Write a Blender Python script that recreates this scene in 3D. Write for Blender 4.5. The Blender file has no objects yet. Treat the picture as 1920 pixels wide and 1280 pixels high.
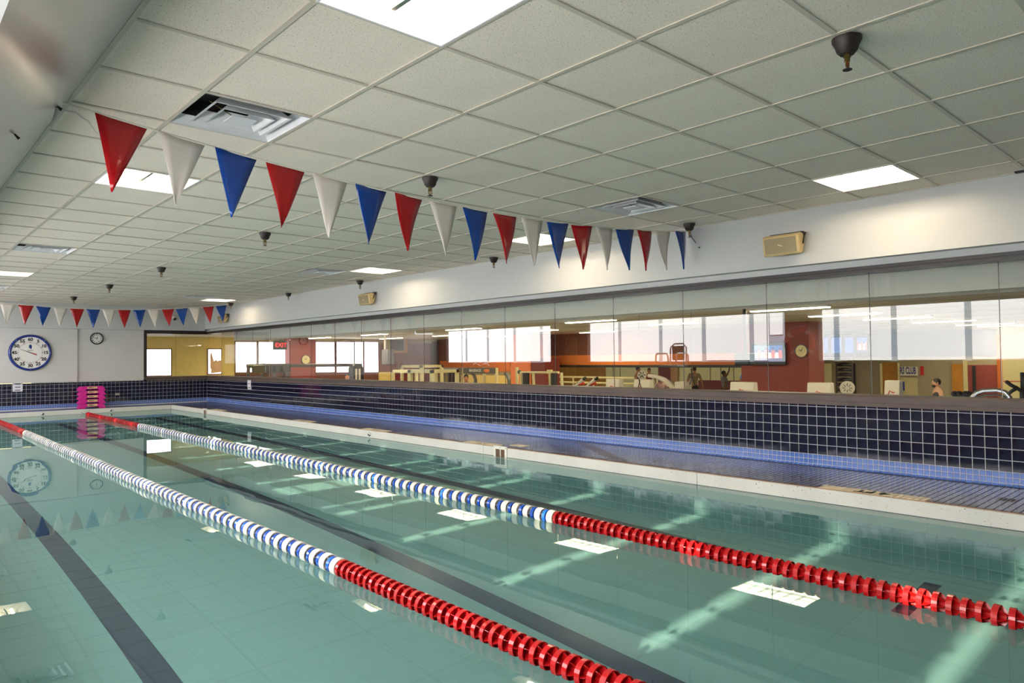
import bpy, math, random
from mathutils import Vector, Matrix

# ------------------------------------------------------------------ camera / world / exposure
S = bpy.context.scene
COL = S.collection
rnd = random.Random(7)
FPX, YAW, PITCH, ROLL, CAMH = 1317.397, .742, .02386, -.0114, 1.170
_fw = Vector((math.sin(YAW)*math.cos(PITCH), math.cos(YAW)*math.cos(PITCH), math.sin(PITCH)))
_rt = Vector((math.cos(YAW), -math.sin(YAW), 0))
_up = _rt.cross(_fw)
CR = _rt*math.cos(ROLL) + _up*math.sin(ROLL)
CU = -_rt*math.sin(ROLL) + _up*math.cos(ROLL)
CC = Vector((0, 0, CAMH))
cam_d = bpy.data.cameras.new('camera')
cam_d.sensor_width = 36.0
cam_d.lens = FPX/1920*36
cam_d.clip_start = .02
cam = bpy.data.objects.new('camera', cam_d)
COL.objects.link(cam)
M3 = Matrix((CR, CU, -_fw)).transposed()
cam.matrix_world = Matrix.Translation(CC) @ M3.to_4x4()
S.camera = cam

S.view_settings.view_transform = 'Standard'
S.view_settings.look = 'None'
S.view_settings.exposure = 1.3
S.view_settings.gamma = 1.0
S.view_settings.use_curve_mapping = False
S.cycles.max_bounces = 10
S.cycles.diffuse_bounces = 4
S.cycles.glossy_bounces = 5
S.cycles.transmission_bounces = 8
S.cycles.transparent_max_bounces = 8
S.cycles.sample_clamp_indirect = 4.0
S.cycles.caustics_reflective = True
S.cycles.caustics_refractive = True
S.cycles.blur_glossy = 0.6

W = bpy.data.worlds.new('world'); S.world = W; W.use_nodes = True
W.node_tree.nodes['Background'].inputs[0].default_value = (.80, .90, 1.0, 1)
W.node_tree.nodes['Background'].inputs[1].default_value = 2.0

SHADE_L = 4.5       # daylight behind the roller shades of the left windows
TUBE_L = 40.0       # fluorescent tubes of the pool hall
GYM_L = 30.0        # fluorescent strips of the gym

sun_d = bpy.data.lights.new('sun_left_offscreen', 'SUN'); sun_d.energy = 5.5; sun_d.angle = .02; sun_d.color = (1, .88, .62)
sun = bpy.data.objects.new('sun_left_offscreen', sun_d); COL.objects.link(sun)
SUN_EL = math.radians(21)
sun.rotation_euler = Vector((-math.cos(SUN_EL), .02, math.sin(SUN_EL))).to_track_quat('Z', 'Y').to_euler()
sun_d.cycles.is_caustics_light = True

# pixel helpers: a photo pixel gives a direction, the plane it meets gives the distance
def ray(u, v): return _fw + CR*((u-960)/FPX) - CU*((v-640)/FPX)
def onx(u, v, x): d = ray(u, v); return CC + d*(x/d.x)
def ony(u, v, y): d = ray(u, v); return CC + d*(y/d.y)
def onz(u, v, z): d = ray(u, v); return CC + d*((z-CAMH)/d.z)

# ------------------------------------------------------------------ materials
MATS = {}
def srgb(r, g, b):
    f = lambda c: (c/255/12.92) if c/255 <= .04045 else ((c/255+.055)/1.055)**2.4
    return (f(r), f(g), f(b))
def mat(name, rgb, rough=.5, metal=0, var=.06, scale=8, spec=.5, emit=None, estr=0, bump=0, bscale=60, coat=0):
    if name in MATS: return MATS[name]
    m = bpy.data.materials.new(name); m.use_nodes = True
    nt = m.node_tree; N = nt.nodes; L = nt.links
    b = N['Principled BSDF']
    c = srgb(*rgb)
    b.inputs['Roughness'].default_value = rough
    b.inputs['Metallic'].default_value = metal
    b.inputs['Specular IOR Level'].default_value = spec
    b.inputs['Coat Weight'].default_value = coat
    tc = N.new('ShaderNodeTexCoord')
    nz = N.new('ShaderNodeTexNoise'); nz.inputs['Scale'].default_value = scale; nz.inputs['Detail'].default_value = 3
    L.new(tc.outputs['Object'], nz.inputs['Vector'])
    cr = N.new('ShaderNodeValToRGB')
    cr.color_ramp.elements[0].position = .3; cr.color_ramp.elements[1].position = .7
    cr.color_ramp.elements[0].color = tuple(max(0, x*(1-var)) for x in c)+(1,)
    cr.color_ramp.elements[1].color = tuple(min(1, x*(1+var)) for x in c)+(1,)
    L.new(nz.outputs['Fac'], cr.inputs['Fac']); L.new(cr.outputs['Color'], b.inputs['Base Color'])
    if emit:
        b.inputs['Emission Color'].default_value = srgb(*emit)+(1,); b.inputs['Emission Strength'].default_value = estr
    if bump:
        n2 = N.new('ShaderNodeTexNoise'); n2.inputs['Scale'].default_value = bscale
        L.new(tc.outputs['Object'], n2.inputs['Vector'])
        bp = N.new('ShaderNodeBump'); bp.inputs['Strength'].default_value = bump; bp.inputs['Distance'].default_value = .004
        L.new(n2.outputs['Fac'], bp.inputs['Height']); L.new(bp.outputs['Normal'], b.inputs['Normal'])
    MATS[name] = m
    return m

def speckled(name, base, dark, rough=.6, scale=90, thr=.28, var=.05, pit=True):
    """plaster / stone / acoustic board: base colour with small dark pits"""
    m = bpy.data.materials.new(name); m.use_nodes = True
    N = m.node_tree.nodes; L = m.node_tree.links; b = N['Principled BSDF']
    b.inputs['Roughness'].default_value = rough
    tc = N.new('ShaderNodeTexCoord')
    vo = N.new('ShaderNodeTexNoise'); vo.inputs['Scale'].default_value = scale; vo.inputs['Detail'].default_value = 2; vo.inputs['Roughness'].default_value = .6
    L.new(tc.outputs['Object'], vo.inputs['Vector'])
    r1 = N.new('ShaderNodeValToRGB'); r1.color_ramp.elements[0].position = thr; r1.color_ramp.elements[1].position = thr+.06
    L.new(vo.outputs['Fac'], r1.inputs['Fac'])
    nz = N.new('ShaderNodeTexNoise'); nz.inputs['Scale'].default_value = 2.5; nz.inputs['Detail'].default_value = 4
    L.new(tc.outputs['Object'], nz.inputs['Vector'])
    r2 = N.new('ShaderNodeValToRGB'); c = srgb(*base)
    r2.color_ramp.elements[0].position = .3; r2.color_ramp.elements[1].position = .7
    r2.color_ramp.elements[0].color = tuple(x*(1-var) for x in c)+(1,); r2.color_ramp.elements[1].color = tuple(min(1, x*(1+var)) for x in c)+(1,)
    L.new(nz.outputs['Fac'], r2.inputs['Fac'])
    mx = N.new('ShaderNodeMix'); mx.data_type = 'RGBA'
    mx.inputs['A'].default_value = srgb(*dark)+(1,)
    L.new(r2.outputs['Color'], mx.inputs['B']); L.new(r1.outputs['Color'], mx.inputs['Factor'])
    L.new(mx.outputs['Result'], b.inputs['Base Color'])
    if pit:
        bp = N.new('ShaderNodeBump'); bp.inputs['Strength'].default_value = .5; bp.inputs['Distance'].default_value = .002
        L.new(r1.outputs['Color'], bp.inputs['Height']); L.new(bp.outputs['Normal'], b.inputs['Normal'])
    MATS[name] = m
    return m

def emitter(name, rgb, strength):
    m = bpy.data.materials.new(name); m.use_nodes = True
    N = m.node_tree.nodes; L = m.node_tree.links; b = N['Principled BSDF']
    b.inputs['Base Color'].default_value = srgb(*rgb)+(1,)
    b.inputs['Emission Color'].default_value = srgb(*rgb)+(1,); b.inputs['Emission Strength'].default_value = strength
    MATS[name] = m
    return m

def shade_mat(name, rgb, strength):
    """roller shade cloth lit evenly from behind by daylight"""
    m = emitter(name, rgb, strength)
    m.node_tree.nodes['Principled BSDF'].inputs['Base Color'].default_value = (.8, .8, .8, 1)
    m.node_tree.nodes['Principled BSDF'].inputs['Roughness'].default_value = .9
    return m

def glass_mat(name, tint=(1, 1, 1), ior=1.5, wav=0, wscale=1.0):
    m = bpy.data.materials.new(name); m.use_nodes = True
    nt = m.node_tree; N = nt.nodes; L = nt.links
    N.remove(N['Principled BSDF'])
    g = N.new('ShaderNodeBsdfGlass'); g.inputs['Roughness'].default_value = 0; g.inputs['IOR'].default_value = ior
    g.inputs['Color'].default_value = tint+(1,)
    L.new(g.outputs[0], N['Material Output'].inputs['Surface'])
    if wav:
        tc = N.new('ShaderNodeTexCoord')
        nz = N.new('ShaderNodeTexNoise'); nz.inputs['Scale'].default_value = wscale; nz.inputs['Detail'].default_value = 2; nz.inputs['Roughness'].default_value = .45
        L.new(tc.outputs['Object'], nz.inputs['Vector'])
        bp = N.new('ShaderNodeBump'); bp.inputs['Strength'].default_value = 1.0; bp.inputs['Distance'].default_value = wav
        L.new(nz.outputs['Fac'], bp.inputs['Height']); L.new(bp.outputs['Normal'], g.inputs['Normal'])
    MATS[name] = m
    return m

speckled('acoustic', (249, 238, 222), (176, 163, 146), .85, 140, .33, .02)
mat('tbar', (216, 206, 190), .45, var=.03)
speckled('coping', (226, 221, 212), (120, 100, 78), .55, 55, .27, .06)
mat('white_wall', (212, 209, 204), .45, var=.02, scale=2)
mat('soffit_white', (198, 199, 197), .5, var=.015, scale=2)
mat('soffit_gloss', (200, 199, 196), .2, var=.03, scale=2, bump=.08, bscale=2.5)
mat('navy_tile', (27, 29, 50), .07, var=.22, scale=5, spec=.6)
mat('blue_tile', (88, 122, 196), .12, var=.18, scale=9)
mat('grout', (205, 205, 208), .8, var=.08, scale=20)
mat('deck_tile', (66, 68, 98), .16, var=.3, scale=3)
mat('deck_tile_rust', (86, 68, 52), .25, var=.3, scale=6)
mat('deck_grout', (104, 98, 104), .6, var=.2, scale=3)
mat('cream_tile', (246, 230, 198), .4, var=.06)
mat('sill_wood', (86, 72, 66), .5, var=.14, scale=4, bump=.2, bscale=12)
mat('sill_edge', (106, 88, 80), .55, var=.14, scale=4)
mat('frame_dark', (46, 37, 36), .35, var=.12, scale=3)
mat('red_plastic', (192, 22, 26), .25, var=.06, coat=.2)
mat('blue_plastic', (20, 80, 186), .25, var=.06, coat=.2)
mat('white_plastic', (240, 232, 218), .3, var=.03)
mat('rope', (215, 210, 205), .7)
mat('pen_red', (168, 6, 16), .18, var=.04)
mat('pen_blue', (6, 62, 146), .18, var=.04)
mat('pen_white', (226, 218, 208), .25, var=.03)
mat('dark_metal', (44, 34, 32), .5, var=.2, scale=30)
mat('brass', (120, 105, 60), .3, metal=.9)
mat('black', (18, 18, 20), .4)
mat('steel', (190, 190, 190), .2, metal=1)
mat('vent_white', (238, 238, 240), .35, var=.04)
mat('duct', (34, 29, 26), .5, var=.4, scale=20)
mat('speaker_tan', (214, 188, 134), .5, var=.03)
mat('speaker_grille', (160, 145, 112), .7, var=.05, scale=300)
mat('clock_blue', (26, 48, 128), .3)
mat('clock_face', (236, 234, 226), .4, var=.01)
mat('ink', (22, 22, 28), .6)
mat('ink_red', (170, 20, 30), .5)
mat('paper', (232, 228, 236), .7, var=.02)
mat('pink', (222, 36, 150), .4, var=.06)
mat('label_cream', (238, 214, 150), .5)
mat('pool_plaster', (196, 226, 214), .7)
mat('stripe_tile', (74, 86, 108), .5, var=.1)
mat('skim_brown', (96, 62, 24), .4, var=.3, scale=20)
mat('reflector', (245, 240, 230), .35, var=.01)
emitter('tube', (255, 236, 205), TUBE_L)
emitter('gym_tube', (255, 240, 205), GYM_L)
emitter('gym_bay', (255, 240, 205), GYM_L*.32)
emitter('gym_bay_dim', (255, 240, 205), GYM_L*.16)
shade_mat('shade', (252, 250, 250), SHADE_L)
emitter('gym_window', (252, 250, 255), 1.6)
glass_mat('pane', (.985, .992, .985), 1.45)
glass_mat('water', (.84, .93, .915), 1.333, .0016, 1.1)

# pool floor: plaster with faint panel joints
m = MATS['pool_plaster']; N = m.node_tree.nodes; L = m.node_tree.links; b = N['Principled BSDF']
tc = N.new('ShaderNodeTexCoord'); br = N.new('ShaderNodeTexBrick')
br.offset = 0; br.inputs['Scale'].default_value = 1; br.inputs['Brick Width'].default_value = .64; br.inputs['Row Height'].default_value = .64
br.inputs['Mortar Size'].default_value = .009; br.inputs['Mortar Smooth'].default_value = .8
c = srgb(160, 200, 198)
br.inputs['Color1'].default_value = c+(1,); br.inputs['Color2'].default_value = tuple(x*.95 for x in c)+(1,); br.inputs['Mortar'].default_value = tuple(x*.88 for x in c)+(1,)
mp = N.new('ShaderNodeMapping'); mp.inputs['Location'].default_value = (-.23, .2, 0)
L.new(tc.outputs['Object'], mp.inputs['Vector']); L.new(mp.outputs['Vector'], br.inputs['Vector']); L.new(br.outputs['Color'], b.inputs['Base Color'])

# ------------------------------------------------------------------ mesh helpers
class MB:
    def __init__(s): s.v = []; s.f = []
    def box(s, a, b, skip=()):
        x0, y0, z0 = a; x1, y1, z1 = b; n = len(s.v)
        s.v += [(x0,y0,z0),(x1,y0,z0),(x1,y1,z0),(x0,y1,z0),(x0,y0,z1),(x1,y0,z1),(x1,y1,z1),(x0,y1,z1)]
        F = dict(bottom=(0,3,2,1), top=(4,5,6,7), front=(0,1,5,4), right=(1,2,6,5), back=(2,3,7,6), left=(3,0,4,7))
        s.f += [tuple(n+i for i in q) for k, q in F.items() if k not in skip]
        return s
    def poly(s, pts):
        n = len(s.v); s.v += [tuple(p) for p in pts]; s.f.append(tuple(range(n, n+len(pts)))); return s
    def prism(s, pts, d):
        """closed polygon pts extruded by vector d"""
        n = len(s.v); k = len(pts); d = Vector(d)
        s.v += [tuple(p) for p in pts] + [tuple(Vector(p)+d) for p in pts]
        s.f.append(tuple(range(n+k-1, n-1, -1))); s.f.append(tuple(range(n+k, n+2*k)))
        for i in range(k): j = (i+1) % k; s.f.append((n+i, n+j, n+k+j, n+k+i))
        return s
    def tube(s, pts, r, seg=8, closed=False, cap=True):
        P = [Vector(p) for p in pts]; n0 = len(s.v); k = len(P); ref = None
        rr = r if isinstance(r, (list, tuple)) else [r]*k
        for i, p in enumerate(P):
            t = (P[(i+1) % k]-P[i-1]) if closed else (P[min(i+1, k-1)]-P[max(i-1, 0)])
            t.normalize()
            if ref is None: ref = Vector((0,0,1)) if abs(t.z) < .9 else Vector((1,0,0))
            a = t.cross(ref).normalized(); bb = a.cross(t).normalized(); ref = bb
            for q in range(seg):
                an = 2*math.pi*q/seg; s.v.append(tuple(p+(a*math.cos(an)+bb*math.sin(an))*rr[i]))
        for i in range(k if closed else k-1):
            for q in range(seg):
                a0 = n0+i*seg+q; a1 = n0+i*seg+(q+1) % seg; j = (i+1) % k
                s.f.append((a0, a1, n0+j*seg+(q+1) % seg, n0+j*seg+q))
        if cap and not closed:
            s.f.append(tuple(n0+q for q in range(seg-1, -1, -1))); s.f.append(tuple(n0+(k-1)*seg+q for q in range(seg)))
        return s
    def lathe(s, prof, seg=20, M=None, close=False):
        """profile (r,z) spun about z, then matrix M"""
        n0 = len(s.v); k = len(prof)
        for r, z in prof:
            for q in range(seg):
                an = 2*math.pi*q/seg; p = Vector((r*math.cos(an), r*math.sin(an), z))
                s.v.append(tuple(M @ p if M else p))
        for i in range(k if close else k-1):
            j = (i+1) % k
            for q in range(seg):
                s.f.append((n0+i*seg+q, n0+i*seg+(q+1) % seg, n0+j*seg+(q+1) % seg, n0+j*seg+q))
        if not close:
            if prof[0][0] > 1e-6: s.f.append(tuple(n0+q for q in range(seg-1, -1, -1)))
            if prof[-1][0] > 1e-6: s.f.append(tuple(n0+(k-1)*seg+q for q in range(seg)))
        return s
    def ell(s, c, r, seg=14, rings=9):
        c = Vector(c); n0 = len(s.v)
        for i in range(rings+1):
            t = math.pi*i/rings
            for q in range(seg):
                a = 2*math.pi*q/seg
                s.v.append((c.x+r[0]*math.sin(t)*math.cos(a), c.y+r[1]*math.sin(t)*math.sin(a), c.z+r[2]*math.cos(t)))
        for i in range(rings):
            for q in range(seg):
                s.f.append((n0+i*seg+q, n0+(i+1)*seg+q, n0+(i+1)*seg+(q+1) % seg, n0+i*seg+(q+1) % seg))
        return s
    def mesh(s, name, m, smooth=False):
        me = bpy.data.meshes.new(name); me.from_pydata(s.v, [], s.f); me.materials.append(MATS[m] if isinstance(m, str) else m)
        if smooth:
            me.polygons.foreach_set('use_smooth', [True]*len(me.polygons))
        me.update(); return me
    def obj(s, name, m, parent=None, smooth=False, bevel=0, auto=False):
        me = s.mesh(name, m, smooth)
        o = bpy.data.objects.new(name, me); COL.objects.link(o)
        if parent: put(o, parent)
        if bevel:
            md = o.modifiers.new('bevel', 'BEVEL'); md.width = bevel; md.segments = 2; md.limit_method = 'ANGLE'
        if auto:
            try: me.set_sharp_from_angle(angle=math.radians(35))
            except Exception: pass
        return o

def put(o, parent):
    """child keeps its world placement; parents are unrotated in the world unless set later"""
    o.parent = parent
    o.matrix_parent_inverse = parent.matrix_world.inverted() if False else Matrix.Translation(-parent.location)
def inst(name, me, loc, parent=None, rot=None):
    o = bpy.data.objects.new(name, me); COL.objects.link(o); o.location = loc
    if rot: o.rotation_euler = rot
    if parent: put(o, parent)
    return o
def struct(o): o['kind'] = 'structure'; return o
def tag(o, label, cat, group=None, kind=None):
    o['label'] = label; o['category'] = cat
    if group: o['group'] = group
    if kind: o['kind'] = kind
    return o
def thing(name, loc, label, cat, group=None):
    o = bpy.data.objects.new(name, None); COL.objects.link(o); o.location = loc; o.empty_display_size = .05
    return tag(o, label, cat, group)
def stuff(o): o['kind'] = 'stuff'; return o
def text(name, body, size, m, M, parent, extrude=.0008, bold=0, sx=1):
    cu = bpy.data.curves.new(name, 'FONT'); cu.body = body; cu.size = size; cu.align_x = 'CENTER'; cu.align_y = 'CENTER'
    cu.extrude = extrude; cu.offset = bold; cu.resolution_u = 3
    o = bpy.data.objects.new(name, cu)
    COL.objects.link(o)
    dg = bpy.context.evaluated_depsgraph_get()
    me = bpy.data.meshes.new_from_object(o.evaluated_get(dg))
    bpy.data.objects.remove(o); bpy.data.curves.remove(cu)
    me.name = name; me.materials.clear(); me.materials.append(MATS[m])
    o = bpy.data.objects.new(name, me); COL.objects.link(o)
    me.transform(M @ Matrix.Diagonal((sx, 1, 1, 1)))
    if parent: put(o, parent)
    return o
def frame_M(origin, right, up):
    r = Vector(right).normalized(); u = Vector(up).normalized(); n = r.cross(u)
    return Matrix.Translation(origin) @ Matrix((r, u, n)).transposed().to_4x4()
BACKM = lambda o: frame_M(o, (1, 0, 0), (0, 0, 1))      # text on a wall facing -Y
RIGHTM = lambda o: frame_M(o, (0, -1, 0), (0, 0, 1))    # text on a wall facing -X

# ------------------------------------------------------------------ hall dimensions (metres; water surface z = 0)
ZC = 2.560                     # ceiling
XS, ZS = 6.558, 2.028          # right soffit face, bottom
XW = 6.70                      # right tile wall face
YB = 19.40                     # back tile wall face
XP, YP = 5.565, 18.635         # pool edges
XPL, YP0 = .25, -4.2
ZD = .108                      # deck
DEP = -1.10
YR = -6.0                      # rear wall
XL = -.75                      # left window wall
G0X, G0Y, GP = 1.874, 2.487, .6096

# ------------------------------------------------------------------ ceiling
ceil = struct(MB().box((.70, YR, ZC+.14), (6.75, 19.5, ZC+.18)).obj('ceiling', 'duct'))
colx = [.768] + [G0X+GP*c for c in range(-1, 8)] + [XS]
rows = list(range(-13, 28))
yend = 19.15
LIGHTS = {(-1, -1): 'square ceiling light with a visible clip bar, next to the big louvred vent', (-1, 5): 'square ceiling light shining behind the first red and white pennants',
          (-1, 17): 'square ceiling light beside the sloped soffit towards the clock wall', (6, -1): 'square ceiling light above the loudspeaker right of the pennant cord end',
          (6, 5): 'square ceiling light half hidden by a white pennant near the white soffit', (6, 11): 'square ceiling light above the loudspeaker between the pennant lines',
          (6, 22): 'square ceiling light over the far pennants by the white soffit'}
VENTS = {(-1, 2): 'large louvred ceiling vent above the first pennants with rusty centre plate', (5, 2): 'louvred ceiling vent above the last blue and red pennants by the white soffit',
         (-1, 12): 'louvred ceiling vent by the sloped soffit between two square lights', (5, 12): 'louvred ceiling vent beside the light above the middle loudspeaker',
         (5, 21): 'louvred ceiling vent next to the light over the far pennants', (-1, 21): 'louvred ceiling vent by the sloped soffit above the far pennants'}
def panel(w, d):
    return MB().box((-w/2, -d/2, 0), (w/2, d/2, .015)).mesh('ceiling_tile', 'acoustic')
pm = {}
near = []
for r in rows:
    y0 = G0Y+GP*r; y1 = min(y0+GP, yend)
    if y1-y0 < .05: continue
    for i in range(len(colx)-1):
        c = i-2
        if (c, r) in LIGHTS or (c, r) in VENTS: continue
        near.append((i, r, y0, y1))
far = MB(); nfar = 0
for i, r, y0, y1 in near:
    x0, x1 = colx[i], colx[i+1]
    if r < -3:
        far.box((x0+.008, y0+.008, ZC+.006), (x1-.008, y1-.008, ZC+.02)); nfar += 1; continue
    key = (round(x1-x0, 4), round(y1-y0, 4))
    if key not in pm: pm[key] = panel(key[0]-.016, key[1]-.016)
    inst('ceiling_tile', pm[key], ((x0+x1)/2, (y0+y1)/2, ZC+.006+rnd.uniform(-.001, .0015)), ceil)
stuff(far.obj('ceiling_tile_rear', 'acoustic', ceil))
for c in range(-1, 8):
    x = G0X+GP*c
    MB().box((x-.012, YR, ZC-.001), (x+.012, yend, ZC+.004)).box((x-.002, YR, ZC+.004), (x+.002, yend, ZC+.04)).obj('runner_bar', 'tbar', ceil)
for r in rows:
    y = G0Y+GP*r
    if y > yend-.05: continue
    MB().box((.768, y-.012, ZC), (XS, y+.012, ZC+.0045)).obj('cross_bar', 'tbar', ceil)
MB().box((.768, YR, ZC-.002), (.79, yend, ZC+.004)).obj('edge_angle', 'tbar', ceil)
MB().box((XS-.018, YR, ZC-.002), (XS, yend, ZC+.004)).obj('edge_angle', 'tbar', ceil)

# lights: 2x2 recessed troffers with one bright tube pair
def make_light(cx, cy, lab):
    w = GP/2-.014
    t = thing('ceiling_light', (cx, cy, ZC), lab, 'light', 'square ceiling lights over the pool')
    MB().box((cx-w-.012, cy-w-.012, ZC-.003), (cx+w+.012, cy-w, ZC+.02)).box((cx-w-.012, cy+w, ZC-.003), (cx+w+.012, cy+w+.012, ZC+.02)).box((cx-w-.012, cy-w, ZC-.003), (cx-w, cy+w, ZC+.02)).box((cx+w, cy-w, ZC-.003), (cx+w+.012, cy+w, ZC+.02)).obj('frame', 'vent_white', t)
    h = .11; q = w*.62
    m_ = MB()
    A = [(cx-w, cy-w), (cx+w, cy-w), (cx+w, cy+w), (cx-w, cy+w)]; B = [(cx-q, cy-w*.8), (cx+q, cy-w*.8), (cx+q, cy+w*.8), (cx-q, cy+w*.8)]
    for i in range(4):
        j = (i+1) % 4
        m_.poly([(A[i][0], A[i][1], ZC), (B[i][0], B[i][1], ZC+h), (B[j][0], B[j][1], ZC+h), (A[j][0], A[j][1], ZC)])
    m_.poly([(x, y, ZC+h) for x, y in B])
    m_.obj('reflector', 'reflector', t)
    for sx in (-.09, .09):
        MB().tube([(cx+sx, cy-w*.72, ZC+.075), (cx+sx, cy+w*.72, ZC+.075)], .019, 8).obj('tube', 'tube', t)
    MB().box((cx-.011, cy-w*.78, ZC+.035), (cx+.011, cy+w*.78, ZC+.05)).obj('tube_clip', 'steel', t)
    return t
for c, r in LIGHTS:
    make_light(G0X+GP*(c+.5), G0Y+GP*(r+.5), LIGHTS[c, r])

def make_vent(cx, cy, lab):
    t = thing('ceiling_vent', (cx, cy, ZC), lab, 'vent', 'square ceiling vents over the pool')
    w = GP/2-.013
    sq = lambda a, z: [(cx-a, cy-a, z), (cx+a, cy-a, z), (cx+a, cy+a, z), (cx-a, cy+a, z)]
    def ring(mb, a0, z0, a1, z1):
        A, B = sq(a0, z0), sq(a1, z1)
        for k in range(4): mb.poly([A[k], A[(k+1) % 4], B[(k+1) % 4], B[k]])
    mb = MB(); ring(mb, w, ZC-.002, w*.99, ZC+.004); ring(mb, w*.99, ZC+.004, w*.84, ZC+.05); mb.obj('frame', 'vent_white', t)
    mb = MB(); ring(mb, w*.84, ZC+.05, w*.8, ZC+.135); mb.poly(sq(w*.8, ZC+.135)); mb.obj('duct', 'duct', t)
    for a, z in ((.74, -.004), (.50, -.008)):
        mb = MB(); ring(mb, w*a, ZC+z, w*a*.93, ZC+z+.002); ring(mb, w*a*.93, ZC+z+.002, w*(a-.26), ZC+z+.065); ring(mb, w*a, ZC+z, w*(a-.22), ZC+z+.068)
        mb.obj('blade', 'vent_white', t)
    MB().box((cx-w*.24, cy-w*.24, ZC-.012), (cx+w*.24, cy+w*.24, ZC-.006)).obj('centre_plate', 'vent_white', t)
    MB().tube([(cx-w*.55, cy+w*.1, ZC+.08), (cx, cy, ZC-.005)], .003, 6).obj('damper_rod', 'brass', t)
for c, r in VENTS: make_vent(G0X+GP*(c+.5), G0Y+GP*(r+.5), VENTS[c, r])

# sprinklers
def make_sprinkler(x, y, lab, grp):
    t = thing('sprinkler', (x, y, ZC), lab, 'sprinkler', grp)
    T = Matrix.Translation((x, y, ZC))
    MB().lathe([(.0, 0), (.062, 0), (.062, -.012), (.05, -.035), (.043, -.058), (.03, -.072), (.0, -.072)][::-1], 18, T).obj('escutcheon', 'dark_metal', t, smooth=True, auto=True)
    MB().lathe([(0, -.104), (.012, -.104), (.012, -.072), (0, -.072)], 10, T).lathe([(0, -.086), (.016, -.086), (.016, -.078), (0, -.078)], 6, T).obj('nozzle', 'brass', t)
    for s in (-1, 1):
        MB().tube([(x+s*.011, y, ZC-.088), (x+s*.016, y, ZC-.105), (x+s*.014, y, ZC-.122), (x+s*.004, y, ZC-.134)], .0035, 6).obj('yoke_arm', 'brass', t)
    MB().tube([(x, y, ZC-.1), (x, y, ZC-.13)], .003, 6).obj('bulb', 'ink_red', t)
    MB().lathe([(0, -.142), (.02, -.141), (.02, -.138), (0, -.136)], 12, T).obj('deflector', 'dark_metal', t)
ORD = ['first', 'second', 'third', 'fourth', 'fifth', 'sixth']
for k, y in enumerate((17.0, 14.06, 11.05, 7.40, 4.36, 1.25)): make_sprinkler(3.165, y, ORD[k]+' sprinkler from the clock wall in the row over the pool middle', 'sprinklers over the pool middle')
for k, y in enumerate((16.8, 13.7, 10.85, 7.28, 4.15)): make_sprinkler(6.35, y, ORD[k]+' sprinkler from the clock wall in the row beside the white soffit', 'sprinklers by the right soffit')

# ------------------------------------------------------------------ soffits, right wall
struct(MB().box((XS, YR, ZS), (XS+.5, 19.6, ZC+.2)).obj('soffit_right', 'soffit_white'))
struct(MB().box((XS, 19.15, 1.985), (.3, 19.9, ZC+.2)).obj('soffit_back', 'soffit_white'))
# left soffit slopes down towards the windows
struct(MB().prism([(.768, YR, ZC), (.237, YR, 2.06), (-.05, YR, 2.06), (-.05, YR, ZC+.2), (.768, YR, ZC+.2)], (0, 19.15-YR, 0)).obj('soffit_left', 'soffit_gloss'))
MB().prism([(.237, YR, 2.06), (.237, YR, 2.02), (.16, YR, 2.02), (.16, YR, 2.06)], (0, 19.15-YR, 0)).obj('edge_bead', 'soffit_white', bpy.data.objects['soffit_left'])

wall_r = struct(MB().box((XW, YR, -.2), (XW+.16, 19.56, .70)).obj('wall_right', 'grout'))
TP = .0913
def tile_mesh(name, m, a, t=.0035, gap=.006, b=None):
    b = b or a
    w, h = a-gap, b-gap; e = .0012
    mb = MB(); n = 0
    mb.v = [(0, -w/2, -h/2), (0, w/2, -h/2), (0, w/2, h/2), (0, -w/2, h/2), (-t, -w/2+e, -h/2+e), (-t, w/2-e, -h/2+e), (-t, w/2-e, h/2-e), (-t, -w/2+e, h/2-e)]
    mb.f = [(4, 7, 6, 5), (0, 4, 5, 1), (1, 5, 6, 2), (2, 6, 7, 3), (3, 7, 4, 0)]
    return mb
def lay(parent, name, m, a, b, cells, origin, rotz, nparts, key, gap=.005, wob=.004):
    """cells: (u, w) centres along the wall and up; the nparts nearest become parts, the rest one stuff mesh"""
    proto = tile_mesh(name, m, a, gap=gap, b=b)
    me = proto.mesh(name, m)
    cells = sorted(cells, key=key)
    R0 = Matrix.Rotation(rotz, 4, 'Z')
    st = MB()
    for i, (u, w) in enumerate(cells):
        rz, ry = rnd.gauss(0, wob), rnd.gauss(0, wob)
        p = origin(u, w)
        if i < nparts:
            inst(name, me, p, parent, (0, ry, rotz+rz))
        else:
            Mx = Matrix.Translation(p) @ Matrix.Rotation(rotz+rz, 4, 'Z') @ Matrix.Rotation(ry, 4, 'Y')
            n = len(st.v); st.v += [tuple(Mx @ Vector(q)) for q in proto.v]; st.f += [tuple(n+k for k in f) for f in proto.f]
    if st.v: stuff(st.obj(name+'_field', m, parent))
ys = [1.36-TP*26+TP*(k+.5) for k in range(int((YB-1.36+TP*26)/TP)+1)]
cells = [(y, .218+TP*(k+.5)) for y in ys for k in range(5)]
inview = lambda c: (c[0] < 1.2, c[0])
lay(wall_r, 'wall_tile', 'navy_tile', TP, TP, cells, lambda u, w: Vector((XW, u, w)), 0, 270, inview)
lay(wall_r, 'cut_wall_tile', 'navy_tile', TP, .042, [(y, .674+.021) for y in ys], lambda u, w: Vector((XW, u, w)), 0, 120, inview)
BP = TP/2
ysb = [ys[0]-TP/2+BP*(k+.5) for k in range(int((YB-ys[0])/BP)+1)]
lay(wall_r, 'small_blue_tile', 'blue_tile', BP, BP, [(y, .127+BP*(k+.5)) for y in ysb for k in range(2)], lambda u, w: Vector((XW, u, w)), 0, 290, inview, gap=.005)
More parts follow.
